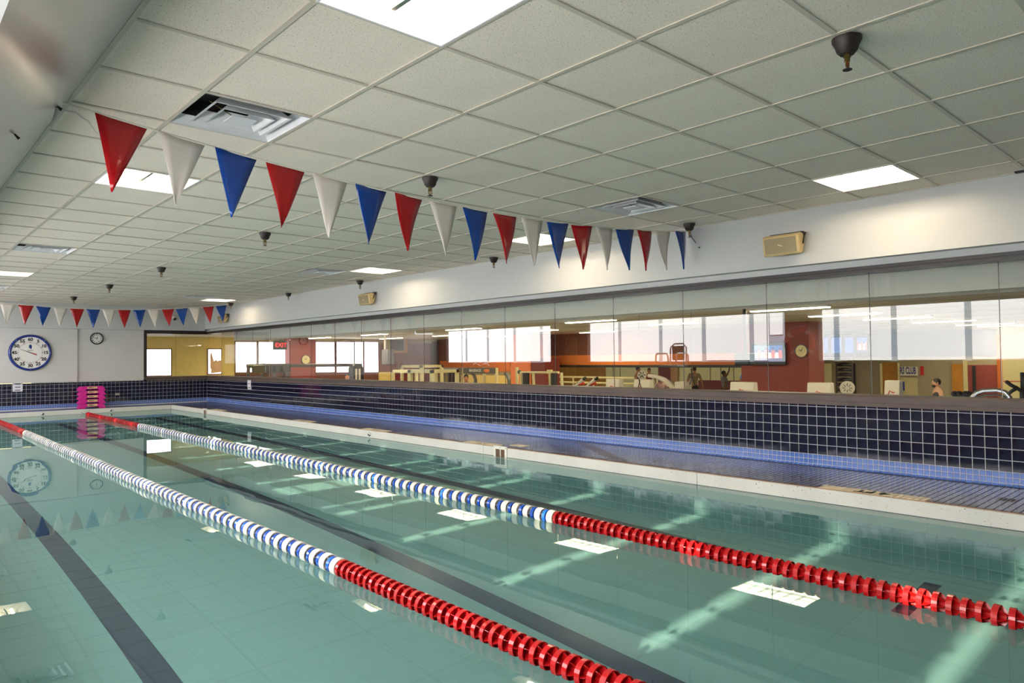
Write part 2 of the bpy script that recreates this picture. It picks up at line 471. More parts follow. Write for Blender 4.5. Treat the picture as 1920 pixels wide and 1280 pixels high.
# cove strip of half tiles turning into the deck
cove = MB()
for y in ysb:
    if y < 1.2: continue
    a, b_ = y-BP/2+.0025, y+BP/2-.0025
    cove.poly([(XW-.0035, a, .125), (XW-.0035, b_, .125), (XW-.012, b_, .113), (XW-.012, a, .113)][::-1]); cove.poly([(XW-.012, a, .113), (XW-.012, b_, .113), (XW-.05, b_, .1095), (XW-.05, a, .1095)][::-1])
stuff(cove.obj('cove_tile_row', 'blue_tile', wall_r))

# window band of the right wall: sill, header, panes one metre wide
win_r = struct(MB().box((XW-.04, YR, 1.942), (XW+.17, 19.45, 1.970)).box((XW-.03, YR, 1.938), (XW+.17, 19.45, 1.942)).box((XW-.02, YR, 1.912), (XW+.17, 19.45, 1.938)).obj('window_1', 'frame_dark'))
MB().box((XW-.03, YR, 1.970), (XW+.17, 19.45, ZS)).obj('head_strip', 'soffit_white', win_r)
MB().prism([(XW-.045, YR, .735), (XW+.17, YR, .735), (XW+.17, YR, .80), (XW-.03, YR, .80), (XW-.045, YR, .785)], (0, 19.45-YR, 0)).obj('sill_board', 'sill_wood', win_r)
MB().box((XW-.02, YR, .695), (XW+.14, 19.42, .735)).obj('sill_apron', 'sill_edge', win_r)
XG = 6.76
def pane_box(x, y0, y1, z0, z1):
    return MB().box((x, y0+.0025, z0), (x+.010, y1-.0025, z1))
JO = [1.522+k for k in range(-8, 18)]
for k in range(len(JO)-1):
    y0, y1 = JO[k], JO[k+1]
    if y0 > 19.3: break
    o = pane_box(XG, y0, min(y1, 19.40), .80, 1.915).obj('pane', 'pane', win_r)
    # every sheet stands a hair out of true, as the broken reflections show
    if y0 < 19: MB().box((XG-.001, y0-.002, .80), (XG+.011, y0+.002, 1.915)).obj('pane_joint', 'frame_dark', win_r)

# ------------------------------------------------------------------ back wall
wall_b = struct(MB().box((-.9, YB, -.2), (XW+.16, YB+.16, .72)).obj('wall_back', 'grout'))
XST = ony(145, 660, 19.36).x; XWIN = ony(270, 660, 19.36).x
xs = [XW-.006-TP*(k+.5) for k in range(72)]
fl_b = lambda c: -c[0]
lay(wall_b, 'wall_tile', 'navy_tile', TP, TP, [(x, .218+TP*(k+.5)) for x in xs for k in range(5)], lambda u, w: Vector((u, YB, w)), math.pi/2, 280, fl_b)
lay(wall_b, 'cut_wall_tile', 'navy_tile', TP, .042, [(x, .674+.021) for x in xs], lambda u, w: Vector((u, YB, w)), math.pi/2, 70, fl_b)
xsb = [XW-.006-BP*(k+.5) for k in range(144)]
lay(wall_b, 'small_blue_tile', 'blue_tile', BP, BP, [(x, .127+BP*(k+.5)) for x in xsb for k in range(2)], lambda u, w: Vector((u, YB, w)), math.pi/2, 286, fl_b, gap=.005)
MB().box((-.9, YB-.06, .745), (XST, YB+.16, 2.0)).obj('wall_panel', 'white_wall', wall_b)
MB().box((XST, YB-.02, .745), (XWIN, YB+.16, 2.0)).obj('wall_panel', 'white_wall', wall_b)
MB().box((-.9, YB-.064, .728), (XST, YB-.02, .745)).box((XST, YB-.024, .728), (XWIN, YB, .745)).obj('panel_bead', 'soffit_white', wall_b)
win_b = struct(MB().box((XWIN, YB-.03, .70), (XWIN+.07, YB+.1, 1.985)).box((XWIN, YB-.05, 1.90), (XW+.1, YB+.1, 1.985)).obj('window_2', 'frame_dark'))
MB().box((XWIN, YB-.05, .735), (XW+.05, YB+.14, .80)).obj('sill_board', 'sill_wood', win_b)
MB().box((XWIN, YB-.03, .70), (XW+.05, YB+.1, .735)).obj('sill_apron', 'sill_edge', win_b)
xm = ony(330, 660, YB).x
for a, b_ in ((XWIN+.07, xm), (xm, XW+.06)):
    MB().box((a+.003, YB+.02, .80), (b_-.003, YB+.03, 1.90)).obj('pane', 'pane', win_b)

# ------------------------------------------------------------------ left window wall (seen mirrored in the panes), rear wall
LW = [(18.83, 17.83), (17.83, 16.76), (16.76, 15.52), (15.52, 14.38), (14.38, 13.95), (12.57, 11.51), (11.51, 10.24), (10.24, 9.03), (9.03, 7.83), (7.83, 7.38), (7.46, 7.06), (6.33, 5.99), (5.99, 4.92), (4.92, 3.70), (3.70, 2.48), (2.48, 1.26), (1.26, .04)]
mat('wall_tan', (150, 112, 84), .6, var=.05)
mat('left_low', (96, 78, 66), .4, var=.1)
wall_l = struct(MB().box((XL-.25, YR, -.2), (XL, 19.6, 1.02)).box((XL-.25, 18.83, 1.02), (XL, 19.6, 2.3)).box((XL-.25, 12.57, 1.02), (XL, 13.95, 2.3)).box((XL-.25, 6.33, 1.02), (XL, 7.04, 2.3)).box((XL-.25, YR, 1.02), (XL, .04, 2.3)).box((XL-.25, YR, 2.3), (XL, 19.6, ZC+.2)).obj('wall_left', 'left_low'))
struct(MB().box((XL, YR, 2.3), (-.05, 19.15, 2.34)).obj('ceiling_window_bay', 'soffit_white'))
for n, (ya, yb) in enumerate(((13.95, 18.83), (7.04, 12.57), (.04, 6.33))):
    w = struct(MB().box((XL-.2, ya, 1.0), (XL+.03, yb, 1.035)).obj('window_%d' % (n+3), 'frame_dark'))
    for a, b_ in LW:
        lo, hi = min(a, b_), max(a, b_)
        if lo < ya-.01 or hi > yb+.01: continue
        z0 = 1.05+rnd.uniform(-.012, .012)
        if abs(lo-7.06) < .01: z0 = 1.60
        k = 6; mb = MB(); g = .055
        prof = [(XL-.06+.004*math.sin(i*1.7+lo), lo+g+(hi-lo-2*g)*i/k) for i in range(k+1)]
        for i in range(k):
            (x0, y0), (x1, y1) = prof[i], prof[i+1]
            mb.poly([(x0, y0, z0), (x1, y1, z0), (x1, y1, 2.26), (x0, y0, 2.26)]); mb.poly([(x0-.003, y0, z0), (x0-.003, y0, 2.26), (x1-.003, y1, 2.26), (x1-.003, y1, z0)])
        mb.obj('shade_offscreen', 'shade', w)
        MB().tube([(XL-.06, lo+g, z0), (XL-.06, hi-g, z0)], .012, 8).obj('hem_bar', 'white_plastic', w)
struct(MB().box((XL-.25, YR-.2, -.2), (XW+.2, YR, ZC+.2)).obj('wall_rear', 'white_wall'))

# ------------------------------------------------------------------ deck, coping, pool basin, water
floor = struct(MB().box((XP+.03, YR, -.15), (XW+.02, YB+.05, ZD-.004)).box((XL, YR, -.15), (XPL-.02, YB+.05, ZD-.004)).box((XPL-.02, YP+.03, -.15), (XP+.03, YB+.05, ZD-.004)).box((XPL-.02, YR, -.15), (XP+.03, YP0-.03, ZD-.004)).obj('floor', 'deck_grout'))
DP = .0508
def deck_proto(name, m):
    w = DP-.005; e = .001; mb = MB()
    mb.v = [(-w/2, -w/2, 0), (w/2, -w/2, 0), (w/2, w/2, 0), (-w/2, w/2, 0), (-w/2+e, -w/2+e, .0045), (w/2-e, -w/2+e, .0045), (w/2-e, w/2-e, .0045), (-w/2+e, w/2-e, .0045)]
    mb.f = [(4, 5, 6, 7), (0, 1, 5, 4), (1, 2, 6, 5), (2, 3, 7, 6), (3, 0, 4, 7)]
    return mb
pd = {'deck_tile': deck_proto('deck_tile', 'deck_tile'), 'deck_tile_rust': deck_proto('deck_tile', 'deck_tile_rust')}
pdm = {k: v.mesh('deck_tile', k) for k, v in pd.items()}
MARKS = [(onz(1640, 922, ZD).y, .78), (onz(905, 831, ZD).y, .62), (onz(702, 806, ZD).y, .66), (onz(565, 789, ZD).y, .66), (onz(415, 768, ZD).y, .6)]
cells = []
nx = int((XW-.05-(XP+.045))/DP); x00 = XP+.045
for k in range(int((YB-.05+1.0)/DP)):
    y = -1.0+DP*(k+.5)
    for i in range(nx):
        x = x00+DP*(i+.5)
        if i < 3 and any(abs(y-my) < ml/2+.02 for my, ml in MARKS): continue
        cells.append((x, y, 'deck_tile_rust' if (i == 0 or (i == 1 and rnd.random() < .5)) or abs((y-5.2)-(x-6.1)*1.5) < .12 else 'deck_tile'))
for k in range(int((XP-XPL)/DP)):
    x = XP-DP*(k+.5)
    for i in range(13): cells.append((x, YP+.045+DP*(i+.5), 'deck_tile'))
cells.sort(key=lambda c: (c[1] < .8, c[1]+abs(c[0]-XP)*.3))
sts = {k: MB() for k in pd}
for i, (x, y, m_) in enumerate(cells):
    ax, ay = rnd.gauss(0, .006), rnd.gauss(0, .006)
    if i < 290:
        inst('deck_tile', pdm[m_], (x, y, ZD-.004), floor, (ax, ay, 0))
    else:
        st = sts[m_]; n = len(st.v); P = pd[m_]
        st.v += [(x+a, y+b_, ZD-.004+c_+ax*b_-ay*a) for a, b_, c_ in P.v]; st.f += [tuple(n+q for q in f) for f in P.f]
stuff(sts['deck_tile'].obj('deck_tile_field', 'deck_tile', floor)); stuff(sts['deck_tile_rust'].obj('rusty_deck_tile_field', 'deck_tile_rust', floor))

cop = struct(MB().box((XP+.012, YP0, -.2), (XP+.045, YP+.03, ZD-.012)).box((XPL-.045, YP0, -.2), (XPL-.012, YP+.03, ZD-.012)).box((XPL, YP+.012, -.2), (XP+.012, YP+.045, ZD-.012)).box((XPL, YP0-.045, -.2), (XP+.012, YP0-.012, ZD-.012)).obj('trim_1', 'deck_grout'))
yj = onx(1307, 910, XP).y; yk = onx(906, 850, XP).y
sl = abs(yk-yj); k0 = yj
js = [k0+sl*k for k in range(-6, 12)]
js = [YP0]+[j for j in js if YP0+.3 < j < YP-.3]+[YP]
for a, b_ in zip(js, js[1:]):
    MB().box((XP, a+.002, -.16), (XP+.03, b_-.002, ZD)).obj('coping_slab', 'coping', cop, bevel=.004)
    MB().box((XPL-.03, a+.002, -.16), (XPL, b_-.002, ZD)).obj('coping_slab', 'coping', cop, bevel=.004)
nb = 3
for k in range(nb):
    a = XPL+(XP-XPL)*k/nb; b_ = XPL+(XP-XPL)*(k+1)/nb
    MB().box((a+.002, YP, -.16), (b_-.002, YP+.03, ZD)).obj('coping_slab', 'coping', cop, bevel=.004)
    MB().box((a+.002, YP0-.03, -.16), (b_-.002, YP0, ZD)).obj('coping_slab', 'coping', cop, bevel=.004)
mat('edge_rust', (170, 120, 84), .6, var=.2)
MB().box((XP+.03, YP0, ZD-.006), (XP+.044, YP, ZD+.0015)).obj('joint_sealant', 'edge_rust', cop)

mat('scum', (84, 88, 86), .6, var=.2)
MB().box((XP-.0012, YP0, -.003), (XP, YP, .004)).box((XPL, YP-.0012, -.003), (XP, YP, .004)).obj('waterline_stain', 'scum', cop)
basin = struct(MB().box((XPL-.3, YP0-.3, DEP-.2), (XP+.3, YP+.3, DEP)).box((XP, YP0-.3, DEP), (XP+.3, YP+.3, -.158)).box((XPL-.3, YP0-.3, DEP), (XPL, YP+.3, -.158)).box((XPL, YP, DEP), (XP, YP+.3, -.158)).box((XPL, YP0-.3, DEP), (XP, YP0, -.158)).obj('pool_basin', 'pool_plaster'))
for x in (1.10, 2.95, 4.80):
    MB().box((x-.075, 1.60, DEP), (x+.075, YP-1.5, DEP+.004)).obj('lane_stripe', 'stripe_tile', basin)
    MB().box((x-.30, 1.50, DEP), (x+.30, 1.60, DEP+.004)).obj('stripe_crossbar', 'stripe_tile', basin)
nx_, ny_ = 2, 2
wm = MB().poly([(XPL, YP0, 0), (XP, YP0, 0), (XP, YP, 0), (XPL, YP, 0)])
water = wm.obj('pool_water', 'water', smooth=True)
tag(water, 'clear still greenish pool water with soft mirror reflections', 'water', kind='stuff')
water.cycles.is_caustics_caster = True
basin.cycles.is_caustics_receiver = True

# depth markers set into the deck edge
for n, (my, ml) in enumerate(MARKS):
    lab = ['ribbed cream depth marker with black lettering by the widest deck puddle', 'cream depth marker beside the larger pool skimmer', 'cream depth marker next to the rust streak across the deck', 'cream depth marker lying under the red machine reflection on the tiles', 'cream depth marker beside the small far skimmer'][n]
    t = thing('depth_marker', (XP+.12, my, ZD), ['ribbed cream depth marker with three black characters on the deck edge', 'cream depth marker on the deck edge behind the larger skimmer', 'cream depth marker on the deck edge between the larger skimmer and the taped notice', 'cream depth marker on the deck edge below the taped paper notice', 'cream depth marker on the deck edge behind the small skimmer'][n], 'sign', 'depth markers on the deck')
    k = int(ml/.042)
    for q in range(k):
        y = my-ml/2+ml*(q+.5)/k
        MB().box((XP+.047, y-ml/k/2+.004, ZD-.004), (XP+.195, y+ml/k/2-.004, ZD+.003)).obj('rib', 'cream_tile', t)
    MB().box((XP+.046, my-ml/2, ZD-.006), (XP+.197, my+ml/2, ZD-.001)).obj('base', 'cream_tile', t)
    if n == 0: text('lettering', '4 FT', .13, 'ink', frame_M((XP+.12, my, ZD+.0035), (0, 1, 0), (-1, 0, 0)), t, bold=.006)
    else: text('lettering', '3 FT', .10, 'ink', frame_M((XP+.12, my, ZD+.0035), (0, 1, 0), (-1, 0, 0)), t)
p = onz(974, 835, ZD)
tag(MB().box((p.x-.07, p.y-.11, ZD-.003), (p.x+.07, p.y+.11, ZD+.003)).obj('deck_plate', 'cream_tile', bevel=.002), 'plain cream square plate on the deck near the larger skimmer', 'plate')
p = onz(1888, 937, ZD)
t = thing('deck_drain', (p.x, p.y, ZD), 'rusty slotted drain in the wet deck under the wall tiles', 'drain')
MB().box((p.x-.06, p.y-.06, ZD-.002), (p.x+.06, p.y+.06, ZD+.002)).obj('plate', 'deck_tile_rust', t)
for k in range(4): MB().box((p.x-.045, p.y-.042+k*.024, ZD+.002), (p.x+.045, p.y-.030+k*.024, ZD+.0035)).obj('slot', 'black', t)

# skimmers and fittings in the pool wall
def skimmer(u, v, w, lab):
    c = onx(u, v, XP)
    t = thing('skimmer', (XP, c.y, .03), lab, 'skimmer')
    W_, H_ = w/2, w*.42; z = .028
    mb = MB(); x0, x1 = XP-.012, XP+.001
    f = w*.16
    mb.box((x0, c.y-W_, z-H_), (x1, c.y+W_, z-H_+f)).box((x0, c.y-W_, z+H_-f), (x1, c.y+W_, z+H_)).box((x0, c.y-W_, z-H_+f), (x1, c.y-W_+f, z+H_-f)).box((x0, c.y+W_-f, z-H_+f), (x1, c.y+W_, z+H_-f))
    mb.obj('face_plate', 'white_plastic', t)
    MB().box((XP-.004, c.y-W_+f, z-H_+f), (XP-.001, c.y+W_-f, z+H_-f)).obj('throat', 'skim_brown', t)
    MB().box((XP-.008, c.y-.006, z-H_+f), (XP-.004, c.y+.006, z+H_-f)).obj('divider', 'white_plastic', t)
    for a in (-1, 0, 1):
        for b_ in (-1, 1):
            MB().lathe([(0, 0), (.006, 0), (.006, .003), (0, .003)], 8, Matrix.Translation((x0, c.y+a*W_*.85, z+b_*(H_-f*.45))) @ Matrix.Rotation(-math.pi/2, 4, 'Y')).obj('screw', 'steel', t)
skimmer(939, 856, .235, 'larger white-framed skimmer opening at the waterline of the long coping')
skimmer(385, 776, .235, 'small far white-framed skimmer opening near the pool corner')
for u, v, on, lab in ((693, 815, 'x', 'round chrome wall fitting in the long coping'), (80, 779, 'y', 'round chrome wall fitting in the end coping left of the steps'), (208, 772, 'y', 'round chrome wall fitting in the end coping right of the red rope end')):
    if on == 'x': c = onx(u, v, XP); Mx = Matrix.Translation((XP, c.y, .05)) @ Matrix.Rotation(-math.pi/2, 4, 'Y')
    else: c = ony(u, v, YP); Mx = Matrix.Translation((c.x, YP, .05)) @ Matrix.Rotation(math.pi/2, 4, 'X')
    t = thing('wall_fitting', Mx.translation, lab, 'fitting')
    MB().lathe([(.03, 0), (.03, .008), (.018, .014), (0, .014)], 16, Mx).obj('flange', 'steel', t, smooth=True)
    MB().tube([Mx @ Vector((0, 0, .01)), Mx @ Vector((0, 0, .03))], .009, 8).obj('eye', 'dark_metal', t)

# ------------------------------------------------------------------ lane ropes
def disc_mesh(name, m, kind):
    mb = MB(); R, r = (.0445, .040) if kind == 'blue' else (.05, .0455)
    z0, z1, z2 = {'white': (-.027, .026, .029), 'blue': (-.015, .013, .026), 'red': (-.019, .005, .034)}[kind]
    mb.lathe([(r, z0), (R, z0), (R, z1), (r, z1)], 24, close=True)                          # rim
    mb.lathe([(.009, -.024), (.015, -.024), (.015, .03), (.009, .03)], 8, close=True)       # hub
    zb = z0+.002
    mb.lathe([(.015, zb-.0015), (r, zb-.0015), (r, zb+.0015), (.015, zb+.0015)], 24, close=True)   # web
    nv = 6 if kind == 'red' else 4
    for k in range(nv):                                                                     # vanes with rounded outer edge
        a = k*2*math.pi/nv; c, s_ = math.cos(a), math.sin(a); n = (-s_*.0011, c*.0011)
        prof = [(.014, zb), (r, zb), (r, z1)] + [(r*math.cos(t*math.pi/10), z1+(z2-z1)*math.sin(t*math.pi/10)) for t in range(1, 5)] + [(.014, z2)]
        mb.prism([(c*q-n[0], s_*q-n[1], z) for q, z in prof], (2*n[0], 2*n[1], 0))
    me = mb.mesh(name, m); me.transform(Matrix.Rotation(math.pi/2, 4, 'X'))
    return me
DM = {'red': disc_mesh('red_disc', 'red_plastic', 'red'), 'blue': disc_mesh('blue_disc', 'blue_plastic', 'blue'), 'white': disc_mesh('white_disc', 'white_plastic', 'white')}
def lane_rope(x, ya, yb, y1, y2, lab):
    t = thing('lane_rope', (x, ya, 0), lab, 'lane rope', 'lane ropes floating on the pool')
    n = 290; z = .028
    MB().tube([(x, ya, z), (x, yb, z)], .006, 6).obj('cable', 'steel', t)
    y = ya+.05; k = 0; cnt = 0
    while y < yb-.06 and cnt < 299:
        kind = 'red' if (y < y1 or y > y2) else ('white' if k % 2 == 0 else 'blue')
        wob = .004*math.sin(y*1.3+x)
        inst(kind+'_disc', DM[kind], (x+wob, y, z+.002*math.sin(y*2.1)), t, (rnd.gauss(0, .03), rnd.uniform(0, 6.28), rnd.gauss(0, .03)))
        if kind != 'red': k += 1
        y += .0585 if y < y1 else (.0605 if y < y2 else .052)
        cnt += 1
    MB().tube([(x, yb-.06, z), (x, YP+.01, .05)], .008, 6).obj('anchor_hook', 'steel', t)
lane_rope(1.925, 1.2, YP-.08, 3.50, 13.95, 'lane rope of red, white and blue discs running towards the pace clock')
lane_rope(3.62, .62, YP-.08, 3.53, 13.9, 'lane rope of red, white and blue discs ending below the pink steps')

# ------------------------------------------------------------------ pennant lines
def pennant_mesh(m, seed):
    r_ = random.Random(seed); mb = MB(); w, h = .262, .405; nz_, nx_ = 9, 5
    bend = r_.uniform(-.02, .02); curl = r_.uniform(.0, .035)*r_.choice((-1, 1))
    for i in range(nz_+1):
        t = i/nz_; hw = w/2*(1-t)+.0015
        for j in range(nx_):
            s_ = j/(nx_-1)*2-1
            x = s_*hw+curl*max(0, t-.6)**2*6*.4
            y = bend*math.sin(t*3)+.008*math.sin(s_*2.5+seed)*(t)+curl*t**3*.5
            mb.v.append((x, y, -t*h))
    for i in range(nz_):
        for j in range(nx_-1):
            a = i*nx_+j; mb.f.append((a, a+1, a+nx_+1, a+nx_))
    me = mb.mesh('pennant', m, smooth=True)
    return me
def pennants(y, xa, xb, za, zb, first, pitch, n, seq, sag, lab, zf):
    t = thing('pennant_line', (xa, y, za), lab, 'pennant line')
    pts = [(xa+(xb-xa)*k/60, y, zf(xa+(xb-xa)*k/60)) for k in range(61)]
    MB().tube(pts, .0035, 6).obj('cord', 'rope', t)
    MB().tube([(px, py, pz-.004) for px, py, pz in pts], [.006]*61, 6).obj('header_tape', 'white_plastic', t)
    cols = {'r': 'pen_red', 'w': 'pen_white', 'b': 'pen_blue'}; nm = {'r': 'red_pennant', 'w': 'white_pennant', 'b': 'blue_pennant'}
    for k in range(n):
        x = first+pitch*k+.131
        s = seq[k % 3]
        slope = (zf(x+.13)-zf(x-.13))/.26
        o = inst(nm[s], pennant_mesh(cols[s], k*3+int(y)), (x, y, zf(x)-.004), t, (rnd.gauss(0, .03), -math.atan(slope), rnd.gauss(0, .06)))
        md = o.modifiers.new('thick', 'SOLIDIFY'); md.thickness = .0012
    return t
def cat(z0, zm, xm, xa, xb):
    return lambda x: zm+(z0-zm)*((x-xm)/((xb-xa)/2))**2
zf1 = cat(2.535, 2.358, 3.72, .75, 6.55)
pl1 = pennants(4.285, .74, 6.553, 2.5, 2.53, .892, .3155, 18, 'rwb', .1, 'string of red, white and blue pennants tied to the sloped soffit with loose ends', zf1)
zf2 = cat(2.56, 2.338, 3.55, .7, 6.55)
pl2 = pennants(17.30, .74, 6.553, 2.5, 2.53, 1.038, .302, 18, 'wrb', .1, 'string of pennants hanging in front of the wall with the clocks', zf2)
# loose cord ends and eye bolts
MB().tube([(.72, 4.285, 2.5), (.80, 4.28, 2.50), (.86, 4.27, 2.46), (.90, 4.27, 2.40)], .004, 6).obj('loose_end', 'rope', pl1)
MB().tube([(.72, 4.285, 2.51), (.71, 4.29, 2.45), (.69, 4.29, 2.40)], .008, 6).obj('loose_end', 'rope', pl1)
MB().tube([(.70, 4.285, 2.52), (.74, 4.285, 2.50)], .009, 8).obj('eye_bolt', 'dark_metal', pl1)
MB().tube([(6.555, 4.285, 2.53), (6.53, 4.28, 2.52)], .008, 8).obj('eye_bolt', 'dark_metal', pl1)
MB().tube([(6.54, 4.27, 2.51), (6.543, 4.25, 2.45), (6.548, 4.20, 2.385)], .0035, 6).obj('loose_end', 'dark_metal', pl1)
p = onx(1312, 464, XS)
tag(MB().tube([(XS+.002, p.y, p.z), (XS-.016, p.y, p.z)], .007, 8).obj('wall_screw', 'dark_metal'), 'small dark screw in the white soffit beside the pennant cord end', 'screw')
dslope = Vector((.768-.237, 0, ZC-2.06))
# screw in the sloped soffit
d = ray(27, 251); k = 0
# plane through (.768,ZC) with normal (1,0,-1)
nrm = Vector((dslope.z, 0, -dslope.x)).normalized()
p = CC + d*((Vector((.768, 0, ZC))-CC).dot(nrm)/d.dot(nrm))
tag(MB().tube([p-nrm*.004, p+nrm*.03], [.004, .008], 8).obj('wall_screw', 'dark_metal'), 'dark bolt sticking out of the sloped glossy soffit', 'bolt')

# ------------------------------------------------------------------ loudspeakers, dome camera
def speaker(u, v, s, lab, rot=0, yy=None):
    c = onx(u, v, XS-.16)
    if yy: c.y = yy
    t = thing('loudspeaker', (XS, c.y, c.z), lab, 'speaker', 'tan loudspeakers on the white soffit')
    w = .36*s; hw = w/2
    # section in x-z: front face tilted down, rounded back; extruded along y, box turned along the pool
    sec = [(-.145, .095), (-.165, .075), (-.135, -.085), (-.115, -.10), (-.06, -.075), (-.02, .02), (-.05, .10), (-.09, .108)]
    a = rot
    Rz = Matrix.Rotation(a, 4, 'Z'); o_ = Vector((XS-.01, c.y, c.z))
    P = [o_ + Rz @ Vector((x*s, -hw, z*s)) for x, z in sec]
    MB().prism(P, Rz @ Vector((0, w, 0))).obj('cabinet', 'speaker_tan', t, bevel=.012*s)
    f0, f1 = Vector((-.1665*s, 0, .066*s)), Vector((-.138*s, 0, -.078*s))
    nn = Vector((-.98, 0, -.19))*.004
    q = [o_ + Rz @ (f0+Vector((0, -hw*.86, 0))+nn), o_ + Rz @ (f0+Vector((0, hw*.86, 0))+nn), o_ + Rz @ (f1+Vector((0, hw*.86, 0))+nn), o_ + Rz @ (f1+Vector((0, -hw*.86, 0))+nn)]
    MB().prism(q, -(Rz @ nn)*1.5).obj('grille', 'speaker_grille', t)
    ce = (q[0]+q[2])/2+(Rz @ nn)*.4
    MB().tube([ce+Vector((0, .022, .008)), ce+Vector((0, -.022, -.008))], .004, 6).obj('badge', 'white_plastic', t)
    for sg in (-1, 1):
        y_ = sg*(hw+.006)
        pts = [o_ + Rz @ Vector((-.075*s, y_, .0)), o_ + Rz @ Vector((-.055*s, y_, .06*s)), o_ + Rz @ Vector((-.02*s, y_, .11*s))]
        MB().tube(pts, .008*s, 6).obj('bracket_arm', 'dark_metal', t)
    MB().box((XS-.045, c.y-hw*.9, c.z+.085*s), (XS+.001, c.y+hw*.9, c.z+.125*s)).obj('wall_plate', 'dark_metal', t)
speaker(1463, 459, 1.0, 'tan loudspeaker on the white soffit facing the pool, right of the pennant cord end')
speaker(682, 561, 1.0, 'tan loudspeaker on the white soffit between the two pennant lines')
speaker(418, 597, 1.0, 'tan loudspeaker on the white soffit behind the end of the far pennants', yy=17.62)
c = ony(326, 597, 19.15)
t = thing('dome_camera', (c.x, 19.15, c.z), 'small white and black dome camera on the end soffit behind the pennants', 'camera')
MB().lathe([(.05, 0), (.05, .03), (.035, .05), (0, .055)], 16, Matrix.Translation((c.x, 19.15, c.z+.03)) @ Matrix.Rotation(math.pi/2, 4, 'X')).obj('housing', 'white_plastic', t, smooth=True)
MB().ell((c.x, 19.08, c.z-.02), (.035, .035, .035)).obj('dome', 'black', t, smooth=True)

c = onx(1917, 316, XS)
t = thing('emergency_light', (XS, c.y, c.z), 'black box lamp fixed high on the white soffit under the ceiling edge', 'lamp')
MB().box((XS-.05, c.y-.12, c.z-.035), (XS, c.y+.045, c.z+.03)).obj('body', 'black', t, bevel=.008)
MB().lathe([(0, 0), (.02, 0), (.02, .01), (0, .012)], 12, Matrix.Translation((XS-.05, c.y-.04, c.z)) @ Matrix.Rotation(-math.pi/2, 4, 'Y')).obj('lens', 'steel', t)

# ------------------------------------------------------------------ clocks, notices, steps on the back wall
def circ(mb, c, r0, r1, y, seg=40):
    n = len(mb.v)
    for k in range(seg):
        a = 2*math.pi*k/seg
        for r in (r0, r1): mb.v.append((c.x+r*math.cos(a), y, c.z+r*math.sin(a)))
    for k in range(seg): j = (k+1) % seg; mb.f.append((n+2*k, n+2*k+1, n+2*j+1, n+2*j))
yc = YB-.06
c = ony(56.5, 661, yc)
cl = ony(15.5, 661, yc); crr = ony(97.5, 661, yc); Rk = (crr.x-cl.x)/2
t = thing('pace_clock', (c.x, yc, c.z), 'large round pace clock with blue rim numbered to sixty in fives', 'clock')
Mx = Matrix.Translation((c.x, yc, c.z)) @ Matrix.Rotation(math.pi/2, 4, 'X')
MB().lathe([(Rk*.86, .002), (Rk*.87, .05), (Rk*.92, .065), (Rk*.98, .05), (Rk, .0), (Rk*.86, .0)], 56, Mx).obj('rim', 'clock_blue', t, smooth=True)
MB().lathe([(0, .034), (Rk*.88, .034), (Rk*.88, .02)][::-1], 48, Mx).obj('face', 'clock_face', t)
yf = yc-.0355
for k in range(12):
    a = math.pi/2-2*math.pi*k/12
    lab = '60' if k == 0 else str(k*5)
    text('numeral', lab, Rk*.235, 'ink', BACKM((c.x+Rk*.72*math.cos(a), yf, c.z+Rk*.72*math.sin(a))), t, bold=.004)
    r0, r1 = Rk*.50, Rk*.60; ca, sa = math.cos(a), math.sin(a); px, pz = -sa*.011, ca*.011
    MB().prism([(c.x+r1*ca+px, yf, c.z+r1*sa+pz), (c.x+r1*ca-px, yf, c.z+r1*sa-pz), (c.x+r0*ca, yf, c.z+r0*sa)], (0, .0008, 0)).obj('five_mark', 'ink_red', t)
ticks = MB()
for k in range(60):
    if k % 5 == 0: continue
    a = math.pi/2-2*math.pi*k/60; ca, sa = math.cos(a), math.sin(a); px, pz = -sa*.0018, ca*.0018; r0, r1 = Rk*.52, Rk*.60
    ticks.poly([(c.x+r0*ca+px, yf, c.z+r0*sa+pz), (c.x+r1*ca+px, yf, c.z+r1*sa+pz), (c.x+r1*ca-px, yf, c.z+r1*sa-pz), (c.x+r0*ca-px, yf, c.z+r0*sa-pz)][::-1])
stuff(ticks.obj('second_ticks', 'ink', t))
for k in range(8):
    a = k*math.pi/4; MB().ell((c.x+Rk*.93*math.cos(a), yc-.066, c.z+Rk*.93*math.sin(a)), (.008, .006, .008), 8, 5).obj('rim_screw', 'steel', t)
tip = Vector((-.44*Rk*1.05, 0, .19*Rk)); tail = Vector((.29*Rk, 0, -.12*Rk)); cz = Vector((c.x, yf-.008, c.z))
pr = Vector((-tip.z, 0, tip.x)).normalized()
MB().prism([cz+tip+pr*.002, cz+tip-pr*.002, cz+tail-pr*.012, cz+tail+pr*.012], (0, -.002, 0)).obj('second_hand', 'ink_red', t)
MB().prism([cz+tip*.98+pr*.004+Vector((0, -.003, 0)), cz+tip*.98-pr*.003+Vector((0, -.003, 0)), cz+tail*.2-pr*.006+Vector((0, -.003, 0)), cz+tail*.2+pr*.006+Vector((0, -.003, 0))], (0, -.001, 0)).obj('second_hand_face', 'ink', t)
MB().ell((c.x, yf, c.z+Rk*.34), (.03, .001, .045), 10, 6).ell((c.x+.012, yf, c.z+Rk*.27), (.014, .001, .03), 8, 5).obj('logo', 'clock_blue', t)
text('maker_name', 'KIEFER', Rk*.085, 'ink', BACKM((c.x, yf, c.z+Rk*.12)), t)

